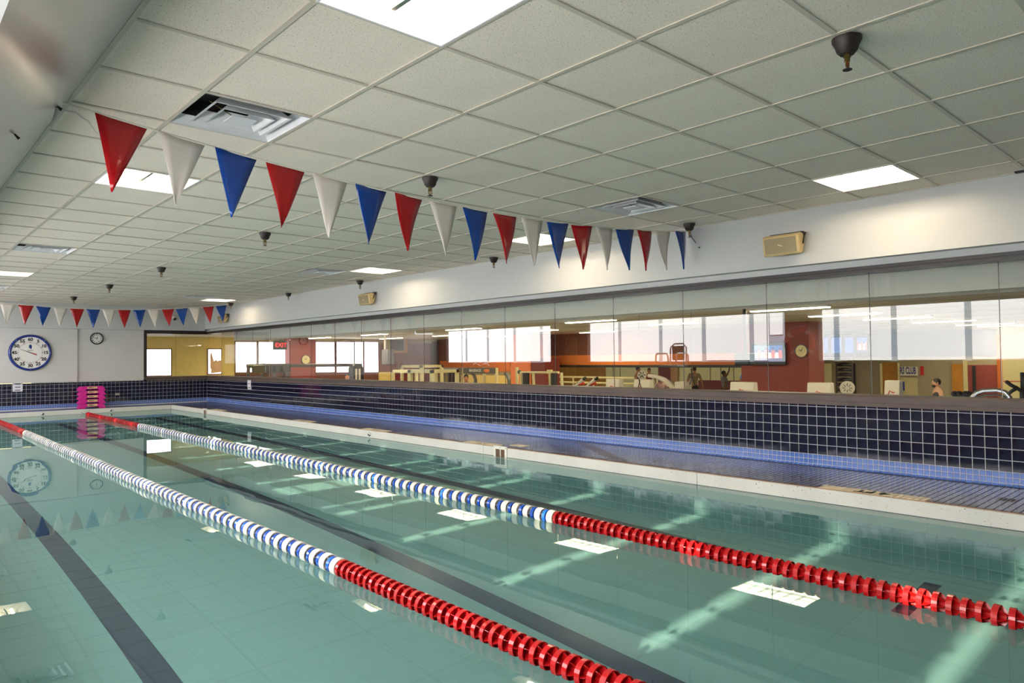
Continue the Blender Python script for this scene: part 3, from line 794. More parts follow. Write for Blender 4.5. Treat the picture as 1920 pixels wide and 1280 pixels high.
c = ony(181, 634.5, YB-.02); Rk = .118
Rk = (ony(193.5, 634, YB-.02).x-ony(168.5, 634, YB-.02).x)/2
t = thing('wall_clock', (c.x, YB-.02, c.z), 'small round black-rimmed wall clock beside the pace clock', 'clock')
Mx = Matrix.Translation((c.x, YB-.02, c.z)) @ Matrix.Rotation(math.pi/2, 4, 'X')
MB().lathe([(Rk*.82, .02), (Rk*.86, .04), (Rk*.95, .042), (Rk, .03), (Rk, 0), (Rk*.82, 0)], 40, Mx).obj('rim', 'black', t, smooth=True)
MB().lathe([(0, .024), (Rk*.85, .024), (Rk*.85, .01)][::-1], 32, Mx).obj('face', 'clock_face', t)
yf = YB-.02-.0255
for k in range(1, 13):
    a = math.pi/2-2*math.pi*k/12
    text('numeral', str(k), Rk*.26, 'ink', BACKM((c.x+Rk*.66*math.cos(a), yf, c.z+Rk*.66*math.sin(a))), t, bold=.002)
for an, ln, wd in ((160, .60, .007), (70, .42, .009)):
    a = math.radians(an); dv = Vector((math.cos(a), 0, math.sin(a)))*Rk; pv = Vector((-math.sin(a), 0, math.cos(a)))*wd
    o_ = Vector((c.x, yf-.004, c.z))
    MB().prism([o_-dv*.15+pv*.6, o_-dv*.15-pv*.6, o_+dv*ln-pv*.4, o_+dv*ln+pv*.4], (0, -.002, 0)).obj('hand', 'ink', t)

def notice(pos, on, w, h, lab):
    x, y, z = pos
    t = thing('paper_notice', pos, lab, 'notice')
    if on == 'y':
        MB().box((x-w/2, y-.006, z-h/2), (x+w/2, y-.003, z+h/2)).obj('sheet', 'paper', t)
        for dz in (.36, 0, -.34): MB().box((x-w*.27, y-.007, z+dz*h-.008), (x+w*.27, y-.0061, z+dz*h+.008)).obj('text_line', 'ink', t)
    else:
        k = 6; mb = MB()
        pts = [(x-.006-.012*math.sin(math.pi*i/k), z-h/2+h*i/k) for i in range(k+1)]
        for i in range(k):
            (xa, za), (xb, zb) = pts[i], pts[i+1]
            mb.box((min(xa, xb)-.001, y-w/2, za), (max(xa, xb)+.001, y+w/2, zb))
        mb.obj('sheet', 'paper', t)
        for dz in (.34, 0, -.34): MB().box((x-.021, y-w*.27, z+dz*h-.008), (x-.009, y+w*.27, z+dz*h+.008)).obj('text_line', 'ink', t)
a = ony(24, 716, YB-.004); b_ = ony(42, 735, YB-.004)
notice(((a.x+b_.x)/2, YB-.004, (a.z+b_.z)/2), 'y', .19, .20, 'white paper notice taped to the tiles under the pace clock')
a = onx(468.5, 719, XW-.004)
notice((XW-.004, a.y, a.z), 'x', .20, .27, 'curled white paper notice taped to the long tile wall below the sill')
a = ony(220, 738.5, YB-.004)
t = thing('wall_label', (a.x, YB, a.z), 'small white label plate on the dark tiles right of the pink steps', 'label')
MB().box((a.x-.045, YB-.008, a.z-.025), (a.x+.045, YB-.003, a.z+.025)).obj('plate', 'white_plastic', t, bevel=.003)
MB().box((a.x-.03, YB-.0092, a.z-.005), (a.x+.03, YB-.0085, a.z+.005)).obj('text_line', 'ink', t)

# pink aerobic steps stacked on the deck
a = ony(147, 757, 19.0); b_ = ony(198, 757, 19.0)
cx_ = (a.x+b_.x)/2; Ws = b_.x-a.x; cy_ = 19.10
zt = ony(172, 724, 19.0).z
n5 = 5; dz = (zt-ZD)/n5; hh = dz-.005
pos_lab = ['bottom step of the pink stack, standing on the deck', 'second step from the bottom of the pink stack', 'middle step of the pink stack', 'second step from the top of the pink stack', 'topmost step of the pink stack']
for k in range(n5):
    z = ZD+dz*k
    t = thing('aerobic_step', (cx_, cy_, z), pos_lab[k], 'aerobic step', 'stacked pink aerobic steps')
    H = hh; w = Ws/2; d_ = .14
    off = rnd.uniform(-.006, .006)
    sec = [(-w, 0), (-w*.52, 0), (-w*.44, H*.36), (w*.44, H*.36), (w*.52, 0), (w, 0), (w*.95, H*.34), (w*.80, H), (-w*.80, H), (-w*.95, H*.34)]
    MB().prism([(cx_+off+x, cy_-d_, z+zz) for x, zz in sec], (0, 2*d_, 0)).obj('body', 'pink', t, bevel=.003)
    MB().box((cx_+off-w*.36, cy_-d_-.003, z+H*.50), (cx_+off+w*.36, cy_-d_+.001, z+H*.95)).obj('label_strip', 'label_cream', t)
    text('brand_text', 'SPEEDO', H*.34, 'ink', BACKM((cx_+off-w*.08, cy_-d_-.0035, z+H*.72)), t, bold=.001)
    MB().prism([(cx_+off+w*.2, cy_-d_-.0035, z+H*.68), (cx_+off+w*.24, cy_-d_-.0035, z+H*.62), (cx_+off+w*.32, cy_-d_-.0035, z+H*.84)], (0, -.0006, 0)).obj('brand_mark', 'ink_red', t)
    MB().box((cx_+off-w*.78, cy_-d_*.94, z+H), (cx_+off+w*.78, cy_+d_*.94, z+H+.004)).obj('grip_mat', 'pink', t)

# ------------------------------------------------------------------ things on the left deck, seen mirrored in the panes
mat('board_tan', (206, 150, 96), .5, var=.08)
mat('pad_red', (196, 40, 30), .5)
mat('ring_orange', (214, 60, 30), .45)
t = thing('spine_board', (XL, 13.15, 1.0), 'tan rescue spine board with red head pads hung on the window pier', 'rescue board')
MB().prism([(XL+.01, 12.95, .55), (XL+.01, 13.3, .55), (XL+.01, 13.36, 1.2), (XL+.01, 13.33, 1.72), (XL+.01, 12.93, 1.72), (XL+.01, 12.9, 1.2)], (.05, 0, 0)).obj('board', 'board_tan', t, bevel=.015)
for y in (12.98, 13.13, 13.28):
    MB().ell((XL+.10, y, 1.84), (.05, .055, .10), 12, 8).obj('head_pad', 'pad_red', t, smooth=True)
    MB().tube([(XL+.10+.055*math.cos(a), y, 1.86+.12*math.sin(a)) for a in [k*math.pi/8 for k in range(17)]], .008, 6).obj('strap', 'rope', t)
MB().tube([(XL+.07, 13.30, 1.66), (XL+.08, 13.33, 1.55), (XL+.08, 13.27, 1.45), (XL+.08, 13.2, 1.52), (XL+.07, 13.2, 1.64)], .012, 6).obj('loop_strap', 'black', t)
t = thing('life_ring', (XL, 6.68, 1.42), 'red and white life ring hung on the window pier', 'life ring')
for k in range(4):
    a0 = math.pi/4+k*math.pi/2
    MB().tube([(XL+.06, 6.68+.26*math.cos(a0+q*math.pi/2/10*.84), 1.42+.26*math.sin(a0+q*math.pi/2/10*.84)) for q in range(11)], .052, 12).obj('red_segment', 'ring_orange', t, smooth=True)
    MB().tube([(XL+.06, 6.68+.26*math.cos(a0-.26+q*.26/3), 1.42+.26*math.sin(a0-.26+q*.26/3)) for q in range(4)], .054, 12).obj('white_band', 'white_plastic', t, smooth=True)
MB().tube([(XL+.06, 6.68+.35*math.cos(k*math.pi/12), 1.42+.35*math.sin(k*math.pi/12)) for k in range(24)], .008, 6, closed=True).obj('grab_line', 'rope', t)
# stainless pool-side chair with tubular arms
cx2, cy2 = -.35, 9.6
t = thing('poolside_chair', (cx2, cy2, ZD), 'high tubular steel poolside guard chair on the window side deck', 'chair')
for sy in (-.28, .28):
    MB().tube([(cx2+.3, cy2+sy, ZD), (cx2+.24, cy2+sy, 1.18), (cx2+.20, cy2+sy, 1.24), (cx2-.18, cy2+sy, 1.24), (cx2-.24, cy2+sy, 1.18), (cx2-.3, cy2+sy, ZD)], .02, 8).obj('arm_frame', 'steel', t, smooth=True)
MB().tube([(cx2-.24, cy2-.22, .95), (cx2-.27, cy2-.22, 1.38), (cx2-.28, cy2-.12, 1.47), (cx2-.28, cy2+.12, 1.47), (cx2-.27, cy2+.22, 1.38), (cx2-.24, cy2+.22, .95)], .02, 8).obj('back_frame', 'steel', t, smooth=True)
MB().box((cx2-.27, cy2-.17, 1.08), (cx2-.25, cy2+.17, 1.42)).obj('backrest', 'frame_dark', t, bevel=.01)
MB().box((cx2-.26, cy2-.26, .93), (cx2+.2, cy2+.26, .97)).obj('seat', 'white_plastic', t, bevel=.01)
for z in (.35, .65): MB().tube([(cx2+.28, cy2-.28, z), (cx2+.28, cy2+.28, z)], .018, 8).obj('rung', 'steel', t)
# pool ladder rails, also on the window side
t = thing('pool_ladder', (XPL, 16.1, ZD), 'pair of arched stainless pool ladder rails at the window side edge', 'ladder')
for yq in (15.9, 16.35):
    MB().tube([(XPL-.45, yq, ZD), (XPL-.45, yq, .75), (XPL-.38, yq, .95), (XPL-.22, yq, 1.03), (XPL-.06, yq, .97), (XPL+.04, yq, .8), (XPL+.06, yq, .3), (XPL+.06, yq, -.75)], .02, 8).obj('rail', 'steel', t, smooth=True)
for z in (-.2, -.45, -.7): MB().box((XPL+.03, 15.9, z-.015), (XPL+.10, 16.35, z+.015)).obj('tread', 'white_plastic', t)

# ------------------------------------------------------------------ the gym behind the panes
ZG, ZGC, YE, X1, X2 = -.77, 1.95, 23.0, 17.0, 24.0
mat('gym_floor', (120, 112, 100), .6, var=.1)
mat('gym_ceiling', (206, 198, 172), .8, var=.03)
mat('gym_yellow', (240, 212, 126), .6, var=.04)
mat('gym_cream', (250, 240, 178), .6, var=.03)
mat('gym_red', (128, 50, 40), .6, var=.05)
mat('gym_brown', (112, 62, 44), .6, var=.05)
mat('gym_orange', (206, 112, 40), .6, var=.05)
mat('gym_coral', (244, 132, 74), .6, var=.04)
mat('gym_wood', (190, 128, 40), .45, var=.14, scale=3)
mat('gym_tan', (172, 158, 126), .6, var=.04)
mat('gym_olive', (158, 144, 104), .6, var=.04)
mat('gym_grey', (92, 88, 92), .6, var=.05)
mat('machine_grey', (92, 88, 80), .45, var=.08)
mat('machine_cream', (222, 206, 150), .45, var=.05)
mat('machine_white', (226, 218, 200), .4, var=.03)
mat('machine_black', (30, 28, 28), .4, var=.1)
struct(MB().box((6.86, -4, ZG-.1), (32, 32, ZG)).box((2.9, 19.56, ZG-.1), (6.86, 26, ZG)).obj('floor_gym', 'gym_floor'))
gc = struct(MB().box((6.86, -4, ZGC), (32, 32, ZGC+.1)).box((2.9, 19.56, ZGC), (6.86, 26, ZGC+.1)).obj('ceiling_gym', 'gym_ceiling'))
mat('bulkhead', (224, 226, 214), .6, var=.02)
struct(MB().box((6.89, -4, 1.70), (7.35, onx(440, 632, 6.9).y, ZGC)).obj('soffit_gym', 'bulkhead'))
struct(MB().box((6.86, -4.1, ZG), (32, -4, ZGC)).obj('wall_gym_near', 'gym_tan'))
struct(MB().box((2.8, 19.56, ZG), (2.9, 26, ZGC)).obj('wall_gym_left', 'gym_yellow'))
# end wall with bright windows
we = struct(MB().box((2.9, YE, ZG), (ony(440, 680, YE).x, YE+.2, ZGC)).obj('wall_gym_end', 'gym_yellow'))
XE0 = ony(440, 680, YE).x
zt_, zb_ = ony(500, 641, YE).z, ony(500, 697, YE).z
MB().box((XE0, YE, ZG), (X1, YE+.2, zb_)).obj('dado', 'gym_brown', we)
MB().box((XE0, YE, zt_), (X1, YE+.2, ZGC)).obj('lintel', 'gym_tan', we)
def end_win(n, u0, u1, v0=641, v1=697):
    a = ony(u0, v0, YE); b_ = ony(u1, v1, YE)
    w = struct(MB().box((a.x-.03, YE-.02, b_.z-.03), (b_.x+.03, YE+.02, b_.z)).box((a.x-.03, YE-.02, a.z), (b_.x+.03, YE+.02, a.z+.03)).box((a.x-.03, YE-.02, b_.z), (a.x, YE+.02, a.z)).box((b_.x, YE-.02, b_.z), (b_.x+.03, YE+.02, a.z)).obj('window_%d' % n, 'gym_brown'))
    MB().box((a.x, YE-.015, b_.z), (b_.x, YE-.008, a.z)).obj('pane', 'gym_window', w)
    k = int((a.z-b_.z)/.05)
    if u1-u0 < 32 and n != 8:
        for q in range(k):
            MB().box((a.x, YE-.019, b_.z+.05*q+.02), (b_.x, YE-.0155, b_.z+.05*q+.024)).obj('blind_slat', 'white_plastic', w)
end_win(7, 442, 481); end_win(8, 485, 541); end_win(9, 592, 627); end_win(10, 631, 664); end_win(11, 683, 709)
end_win(12, 664.5, 680.5); end_win(13, 273, 320, 655, 703)
end_win(14, 390, 414, 655, 700)
tb = [ony(u, v, YE-.03) for u, v in ((395, 700), (416, 697), (416, 672), (413, 676), (411, 675), (408, 677), (405, 674), (401, 677), (398, 667), (396, 658), (394, 668), (394, 688), (396, 694))]
mat('torn_blind', (228, 186, 140), .8)
MB().prism(tb[::-1], (0, -.006, 0)).obj('torn_blind', 'torn_blind', bpy.data.objects['window_14'])
def recty(u0, u1, v0, v1, m, Y, name, parent, dy=.03, zfix=None):
    xa, xb = ony(u0, (v0+v1)/2, Y).x, ony(u1, (v0+v1)/2, Y).x; z1, z0 = ony((u0+u1)/2, v0, Y).z, ony((u0+u1)/2, v1, Y).z
    if zfix is not None: z0 = zfix
    return MB().box((xa, Y-dy, z0), (xb, Y, z1)).obj(name, m, parent)
for u0, u1 in ((440, 442), (481, 485), (541, 592), (627, 631), (664, 664.5), (680.5, 683), (709, 830)):
    MB().box((ony(u0, 670, YE).x, YE, zb_), (min(X1+.2, ony(u1, 670, YE).x), YE+.2, zt_)).obj('wall_pier', 'gym_brown', we)
recty(710, 740, 697, 730, 'gym_yellow', YE, 'yellow_dado', we, .03, ZG); recty(740, 826, 690, 730, 'gym_red', YE, 'red_dado', we, .03, ZG)
recty(810, 824, 640, 690, 'gym_grey', YE, 'grey_panel', we, .1)
a = ony(543, 680, YE-.35); b_ = ony(592, 680, YE-.35)
struct(MB().box((a.x, YE-.35, ZG), (b_.x, YE+.1, ZGC)).obj('gym_pillar', 'gym_red'))

# far walls
w1 = struct(MB().box((X1, onx(1517, 680, X1).y, onx(1200, 688, X1).z), (X1+.2, YE+.2, ZGC)).obj('wall_gym_far', 'gym_brown'))
def rect(u0, u1, v0, v1, m, X, name, parent, dx=.03, zfix=None):
    vm = (v0+v1)/2
    ya, yb = onx(u0, vm, X).y, onx(u1, vm, X).y
    z1, z0 = onx((u0+u1)/2, v0, X).z, onx((u0+u1)/2, v1, X).z
    if zfix is not None: z0 = zfix
    return MB().box((X-dx, min(ya, yb), z0), (X, max(ya, yb), z1)).obj(name, m, parent)
ZB = onx(1200, 688, X1).z
MB().box((X1, onx(1025, 680, X1).y, ZG), (X1+.2, YE+.2, ZB)).obj('lower_wall', 'gym_olive', w1)
rect(826, 957, 676, 696, 'gym_orange', X1, 'orange_band', w1)
rect(1020, 1395, 664, 684, 'gym_orange', X1, 'orange_band', w1)
rect(1020, 1395, 684, 688.5, 'black', X1, 'header_beam', w1, .08)
rect(1020, 1027, 684, 700, 'black', X1, 'opening_jamb', w1, .08, ZG)
rect(840, 957, 703, 720, 'gym_yellow', X1, 'yellow_dado', w1, .03, ZG)
# orange pier
a = onx(995, 680, X1-1.2); b_ = onx(958, 680, X1-1.2)
pr_ = struct(MB().box((X1-1.2, a.y, ZG), (X1-.4, b_.y, ZGC)).obj('gym_pier', 'gym_coral'))
a2 = onx(1021, 680, X1-1.2)
MB().box((X1-1.18, a2.y, ZG), (X1-.5, a.y, onx(1000, 672, X1-1.2).z)).obj('red_return', 'gym_red', pr_)
MB().box((X1-1.21, (a.y+b_.y)/2-.03, 1.28), (X1-1.2, (a.y+b_.y)/2+.03, 1.38)).obj('switch_plate', 'white_plastic', pr_)
# bright room behind the opening
XR = 29.0
rb = struct(MB().box((XR, 11.3, ZG), (XR+.1, 31, 1.6)).box((X1+.2, 31, ZG), (XR, 31.1, 1.6)).box((X2+.2, 11.2, ZG), (XR, 11.3, 1.6)).obj('wall_court', 'gym_cream'))
for u in (1150, 1163, 1200, 1332, 1352, 1376):
    q = onx(u, 700, XR); MB().box((XR-.02, q.y-.02, ZG), (XR, q.y+.02, 1.6)).obj('panel_joint', 'gym_olive', rb)
rect(1030, 1136, 684, 730, 'gym_wood', XR, 'wood_panel', rb, .03, ZG)
rect(1310, 1392, 713, 730, 'gym_red', XR, 'red_dado', rb, .03, ZG)
rect(1235, 1262, 684, 730, 'gym_red', XR, 'red_door', rb, .03, ZG)
rect(1258, 1272, 684, 730, 'gym_wood', XR-.05, 'wood_door', rb, .03, ZG)
struct(MB().box((X1+.2, 11.3, 1.6), (XR+.1, 31, 1.7)).obj('ceiling_court', 'gym_ceiling'))
for xx, y in ((19.6, 13.5), (19.6, 17.5), (19.6, 21.5), (24.5, 14.5), (24.5, 19), (24.5, 23.5)):
    t = thing('strip_light_offscreen', (xx, y, 1.6), 'fluorescent strip light on the low ceiling of the bright room behind the gym opening', 'light', 'strip lights in the bright back room')
    MB().box((xx-.08, y-.65, 1.56), (xx+.08, y+.65, 1.6)).obj('housing', 'white_plastic', t); MB().box((xx-.06, y-.62, 1.545), (xx+.06, y+.62, 1.56)).obj('tube_offscreen', 'gym_tube', t)
rl = thing('guard_rail', onx(1090, 715, 16.2), 'yellow tubular guard rail in front of the wood panelling', 'railing')
for z in (onx(1090, 707, 16.2).z, onx(1090, 717, 16.2).z):
    MB().tube([(16.2, onx(1050, 710, 16.2).y, z), (16.2, onx(1190, 710, 16.2).y, z)], .03, 8).obj('rail', 'machine_cream', rl)
for u in (1075, 1113, 1150):
    q = onx(u, 710, 16.2); MB().tube([(16.2, q.y, ZG), (16.2, q.y, onx(1090, 707, 16.2).z)], .03, 8).obj('post', 'machine_cream', rl)
# right part of the gym, deeper
w2 = struct(MB().box((X2, 1.0, ZG), (X2+.2, 11.3, ZGC)).obj('wall_gym_deep', 'gym_tan'))
rect(1517, 1600, 671, 681, 'gym_olive', X2, 'header', w2, .06)
rect(1515, 1560, 681, 760, 'gym_cream', X2, 'cream_door', w2, .03, ZG)
rect(1517, 1870, 622, 668, 'gym_grey', X2, 'grey_frieze', w2, .03)
rect(1600, 1605, 681, 760, 'machine_black', X2, 'dark_jamb', w2, .05, ZG)
rect(1652, 1656, 681, 760, 'gym_cream', X2, 'door_frame', w2, .06, ZG)
rect(1656, 1685, 680, 760, 'gym_wood', X2, 'wood_door', w2, .04, ZG)
rect(1685, 1688, 680, 760, 'gym_cream', X2, 'door_frame', w2, .06, ZG)
rect(1689, 1721, 707, 760, 'machine_cream', X2, 'pale_door', w2, .03, ZG)
rect(1786, 1806, 682, 760, 'gym_wood', X2, 'wood_door', w2, .04, ZG)
rect(1807, 1815, 675, 760, 'gym_cream', X2, 'lit_gap', w2, .03, ZG)
rect(1816, 1871, 684, 760, 'gym_red', X2, 'red_door', w2, .03, ZG)
rect(1824, 1831, 686, 760, 'machine_black', X2, 'dark_stripe', w2, .035, ZG)
rect(1871, 1880, 625, 760, 'gym_orange', X2, 'timber_post', w2, .08, ZG)
rect(1880, 1935, 625, 760, 'gym_cream', X2, 'court_wall', w2, .03, ZG)
rect(1882, 1935, 671, 672.5, 'pad_red', X2, 'court_line', w2, .035)
rect(1882, 1935, 714, 715.5, 'pad_red', X2, 'court_line', w2, .035)
sg = onx(1704, 695, X2)
t = thing('wall_sign', sg, 'cream wall sign with dark blue letters ending in CLUB', 'sign')
rect(1688, 1721, 687, 704, 'white_plastic', X2-.06, 'panel', t, .02)
text('lettering', 'RS CLUB', .30, 'clock_blue', RIGHTM((X2-.082, sg.y, sg.z)), t, bold=.008, sx=.40)
for u, nm in ((1693, 'dark blue door sign with white figure below the CLUB sign'), (1729, 'red fire notice on the wall beside the CLUB sign')):
    q = onx(u, 724 if u < 1700 else 695, X2-.04)
    tag(MB().box((X2-.05, q.y-.05, q.z-.14), (X2-.04, q.y+.05, q.z+.14)).obj('door_sign', 'clock_blue' if u < 1700 else 'pad_red'), nm, 'sign')
# red column with television
XK = 16.0
a = onx(1517, 680, XK); b_ = onx(1390, 680, XK)
pc = struct(MB().box((XK, a.y, ZG), (XK+.8, b_.y, ZGC)).obj('gym_column', 'gym_red'))

def tv(u0, u1, v0, v1, X, lab, players, parent_x=None):
    ya, yb = onx(u1, (v0+v1)/2, X).y, onx(u0, (v0+v1)/2, X).y; z1, z0 = onx((u0+u1)/2, v0, X).z, onx((u0+u1)/2, v1, X).z
    t = thing('television', (X, (ya+yb)/2, z0), lab, 'television')
    MB().box((X-.09, ya, z0), (X-.02, yb, z1)).obj('casing', 'machine_black', t, bevel=.01)
    w, h = yb-ya, z1-z0; y0, y1, q0, q1 = ya+w*.09, yb-w*.09, z0+h*.16, z1-h*.12
    MB().box((X-.093, y0, q0), (X-.088, y1, q1)).obj('screen', 'screen_blue', t)
    MB().box((X-.02, (ya+yb)/2-.08, (z0+z1)/2-.08), (X, (ya+yb)/2+.08, (z0+z1)/2+.08)).obj('wall_bracket', 'machine_black', t)
    if players:
        MB().box((X-.0945, y0, q0), (X-.093, y1, q0+(q1-q0)*.2)).obj('picture_band', 'screen_navy', t)
        for k in range(players):
            row = k % 2; yy = y0+(y1-y0)*(k+.5)/players; zz = q0+(q1-q0)*(.62 if row else .76)
            hw_ = (y1-y0)/players*.62
            MB().prism([(X-.0955-row*.001, yy-hw_, q0+(q1-q0)*.2), (X-.0955-row*.001, yy+hw_, q0+(q1-q0)*.2), (X-.0955-row*.001, yy+hw_*.7, zz-.02), (X-.0955-row*.001, yy-hw_*.7, zz-.02)], (.001, 0, 0)).obj('pictured_jersey', 'screen_white' if row else 'screen_red', t)
            MB().lathe([(0, 0), (hw_*.5, 0), (hw_*.5, .0008), (0, .0008)], 10, Matrix.Translation((X-.0965-row*.001, yy, zz+.02)) @ Matrix.Rotation(-math.pi/2, 4, 'Y')).obj('pictured_head', 'screen_skin', t)
    return t
for n_, c_ in (('screen_blue', (70, 120, 200)), ('screen_navy', (60, 50, 110)), ('screen_white', (240, 225, 225)), ('screen_red', (215, 120, 120)), ('screen_skin', (120, 70, 55)), ('screen_pale', (215, 215, 225)), ('screen_tan', (210, 190, 150))): emitter(n_, c_, .2)
tv(1412, 1476, 643, 684, XK-.02, 'flat television showing a team line-up on the red column', 8)
tv(1516, 1530, 625, 672, X2-.06, 'dark television at the red column end of the screen row', 3)
tv(1532, 1557, 628, 668, X2-.06, 'television second in the row after the red column', 0)
tv(1559, 1582, 628, 668, X2-.06, 'television in the middle of the screen row', 0)
tv(1585, 1604, 628, 668, X2-.06, 'television left of the end one in the screen row', 0)
tv(1607, 1630, 628, 668, X2-.06, 'television ending the screen row', 5)
def round_clock(c, r, nrm, rim, face, lab, name='gym_clock'):
    t = thing(name, c, lab, 'clock')
    Mx = Matrix.Translation(c) @ Vector(nrm).to_track_quat('Z', 'Y').to_matrix().to_4x4()
    MB().lathe([(r*.84, 0), (r*.86, .03), (r, .03), (r, 0)], 28, Mx, close=True).obj('rim', rim, t)
    MB().lathe([(0, .02), (r*.85, .02), (r*.85, .01)][::-1], 24, Mx).obj('face', face, t)
    for an, ln in ((1.1, .6), (2.5, .42)):
        d_ = Vector((math.cos(an), math.sin(an), 0))*r*ln; q_ = Vector((-math.sin(an), math.cos(an), 0))*r*.05
        MB().prism([Mx @ (q_+Vector((0, 0, .022))), Mx @ (-q_+Vector((0, 0, .022))), Mx @ (d_-q_*.5+Vector((0, 0, .022))), Mx @ (d_+q_*.5+Vector((0, 0, .022)))], Mx.to_3x3() @ Vector((0, 0, .003))).obj('hand', 'ink', t)
q = onx(1503, 658, XK-.01)
round_clock(Vector((XK-.01, q.y, q.z)), .16, (-1, 0, 0), 'machine_black', 'machine_cream', 'round gym clock on the red column beside the television')
q = ony(573.5, 674, YE-.37)
round_clock(Vector((q.x, YE-.37, q.z)), .17, (0, -1, 0), 'machine_grey', 'machine_cream', 'round gym clock on the red window pillar')
# exit sign
q = ony(526, 647, 19.9)
t = thing('exit_sign', q, 'grey exit sign with glowing red letters hung in front of the gym windows', 'sign')
MB().box((q.x-.2, 19.9, q.z-.13), (q.x+.2, 19.96, q.z+.13)).obj('housing', 'machine_grey', t)
emitter('exit_red', (255, 40, 40), 1.2)
text('lettering', 'EXIT', .17, 'exit_red', BACKM((q.x+.02, 19.898, q.z)), t, bold=.001)
MB().prism([(q.x-.17, 19.899, q.z), (q.x-.14, 19.899, q.z+.025), (q.x-.14, 19.899, q.z-.025)], (0, -.001, 0)).obj('arrow', 'exit_red', t)
MB().tube([(q.x, 19.93, q.z+.13), (q.x, 19.93, ZGC)], .012, 6).obj('stem', 'machine_grey', t)
# picture on the brown wall
a, b_ = ony(719, 629, YE-.04), ony(763, 661, YE-.04)
t = thing('framed_picture', ((a.x+b_.x)/2, YE, b_.z), 'large dark framed picture on the brown gym wall', 'picture')
recty(719, 763, 632, 661, 'gym_wood', YE, 'frame', t, .05); recty(721, 761, 634, 659, 'gym_olive', YE-.05, 'mount', t, .006); recty(732, 757, 637, 657, 'gym_grey', YE-.056, 'print', t, .004)
# gym strip lights
for x, ys_ in ((11.0, (5.35, 9.6, 13.8, 18.0, 21.4)), (13.5, (5.5, 9.3, 13.6, 17.8, 21)), (15.9, (5.4, 13.6, 17.8)), (18.6, (5.3,)), (21.4, (5.15,)), (23.2, (5.1,))):
    for y in ys_:
        t = thing('strip_light', (x, y, ZGC), 'long fluorescent strip light on the gym ceiling', 'light', 'strip lights on the gym ceiling')
        MB().box((x-.09, y-.66, ZGC-.035), (x+.09, y+.66, ZGC)).obj('housing', 'white_plastic', t)
        MB().box((x-.07, y-.64, ZGC-.05), (x+.07, y+.64, ZGC-.035)).obj('tube', 'gym_tube', t)
for k, y in enumerate((21.0, 17.62, 14.36, 11.1, 7.8, 4.52)):
    x = 8.78
    t = thing('louvred_light', (x, y, ZGC), 'louvred rectangular ceiling light just behind the gym soffit', 'light', 'louvred lights along the glass in the gym')
    MB().box((x-.29, y-.52, ZGC-.02), (x+.29, y-.5, ZGC)).box((x-.29, y+.5, ZGC-.02), (x+.29, y+.52, ZGC)).box((x-.29, y-.5, ZGC-.02), (x-.27, y+.5, ZGC)).box((x+.27, y-.5, ZGC-.02), (x+.29, y+.5, ZGC)).obj('frame', 'white_plastic', t)
    for dx in (-.18, 0, .18): MB().box((x+dx-.075, y-.5, ZGC-.008), (x+dx+.075, y+.5, ZGC-.004)).obj('lamp_bay', 'gym_bay' if dx else 'gym_bay_dim', t)
    for dx in (-.09, .09): MB().box((x+dx-.006, y-.5, ZGC-.03), (x+dx+.006, y+.5, ZGC)).obj('louvre_blade', 'steel', t)
    for q in range(1, 6): MB().box((x-.27, y-.5+q/6-.004, ZGC-.03), (x+.27, y-.5+q/6+.004, ZGC)).obj('cross_blade', 'steel', t)
for k in range(8):
    x = 8+k*1.8; MB().box((x-.012, -4, ZGC-.004), (x+.012, 26, ZGC)).obj('ceiling_bar', 'gym_olive', gc)

# ---- gym machines
def bar(t, a, b_, w, m, name, d=None):
    """square section bar from a to b"""
    MB().tube([a, b_], w*.7, 4).obj(name, m, t)
def treadmill(u, v, w, h, X, lab, m='machine_white'):
    c = onx(u, v, X)
    t = thing('treadmill', (X, c.y, ZG), lab, 'treadmill', 'pale exercise machines by the glass')
    MB().prism([(X-.10, c.y-w/2, c.z-h), (X+.16, c.y-w/2, c.z-h), (X+.12, c.y-w/2, c.z), (X-.04, c.y-w/2, c.z)], (0, w, 0)).obj('console', m, t, bevel=.02)
    MB().tube([(X-.12, c.y+.05, c.z-h*.6), (X-.105, c.y+.02, c.z-h*.42), (X-.105, c.y-.03, c.z-h*.5), (X-.105, c.y-.06, c.z-h*.48)], .01, 6).obj('badge', 'pad_red', t)
    for s in (-1, 1):
        MB().tube([(X+.05, c.y+s*w*.42, c.z-h*.8), (X+.02, c.y+s*w*.46, ZG+.15)], .035, 8).obj('upright', 'machine_grey', t)
        MB().tube([(X+.05, c.y+s*w*.47, c.z-h*.7), (X+.4, c.y+s*w*.47, c.z-h*.9)], .022, 8).obj('handrail', 'machine_black', t)
    MB().box((X-.2, c.y-w*.55, ZG), (X+.75, c.y+w*.55, ZG+.14)).obj('deck', 'machine_grey', t, bevel=.02)
    MB().box((X+.1, c.y-w*.38, ZG+.14), (X+.7, c.y+w*.38, ZG+.15)).obj('belt', 'machine_black', t)
treadmill(1151, 710, .46, .42, 14.6, 'white exercise machine console nearest the yellow guard rail')
treadmill(1205, 711, .50, .42, 14.6, 'white exercise machine console under the round fan disc')
treadmill(1393, 716, .58, .36, 14.4, 'wide cream exercise machine console in front of the red column')
treadmill(1537, 717, .48, .40, 14.2, 'wide white exercise machine console right of the red column')
treadmill(1674, 713, .27, .45, 14.2, 'white exercise machine console in front of the wood door')
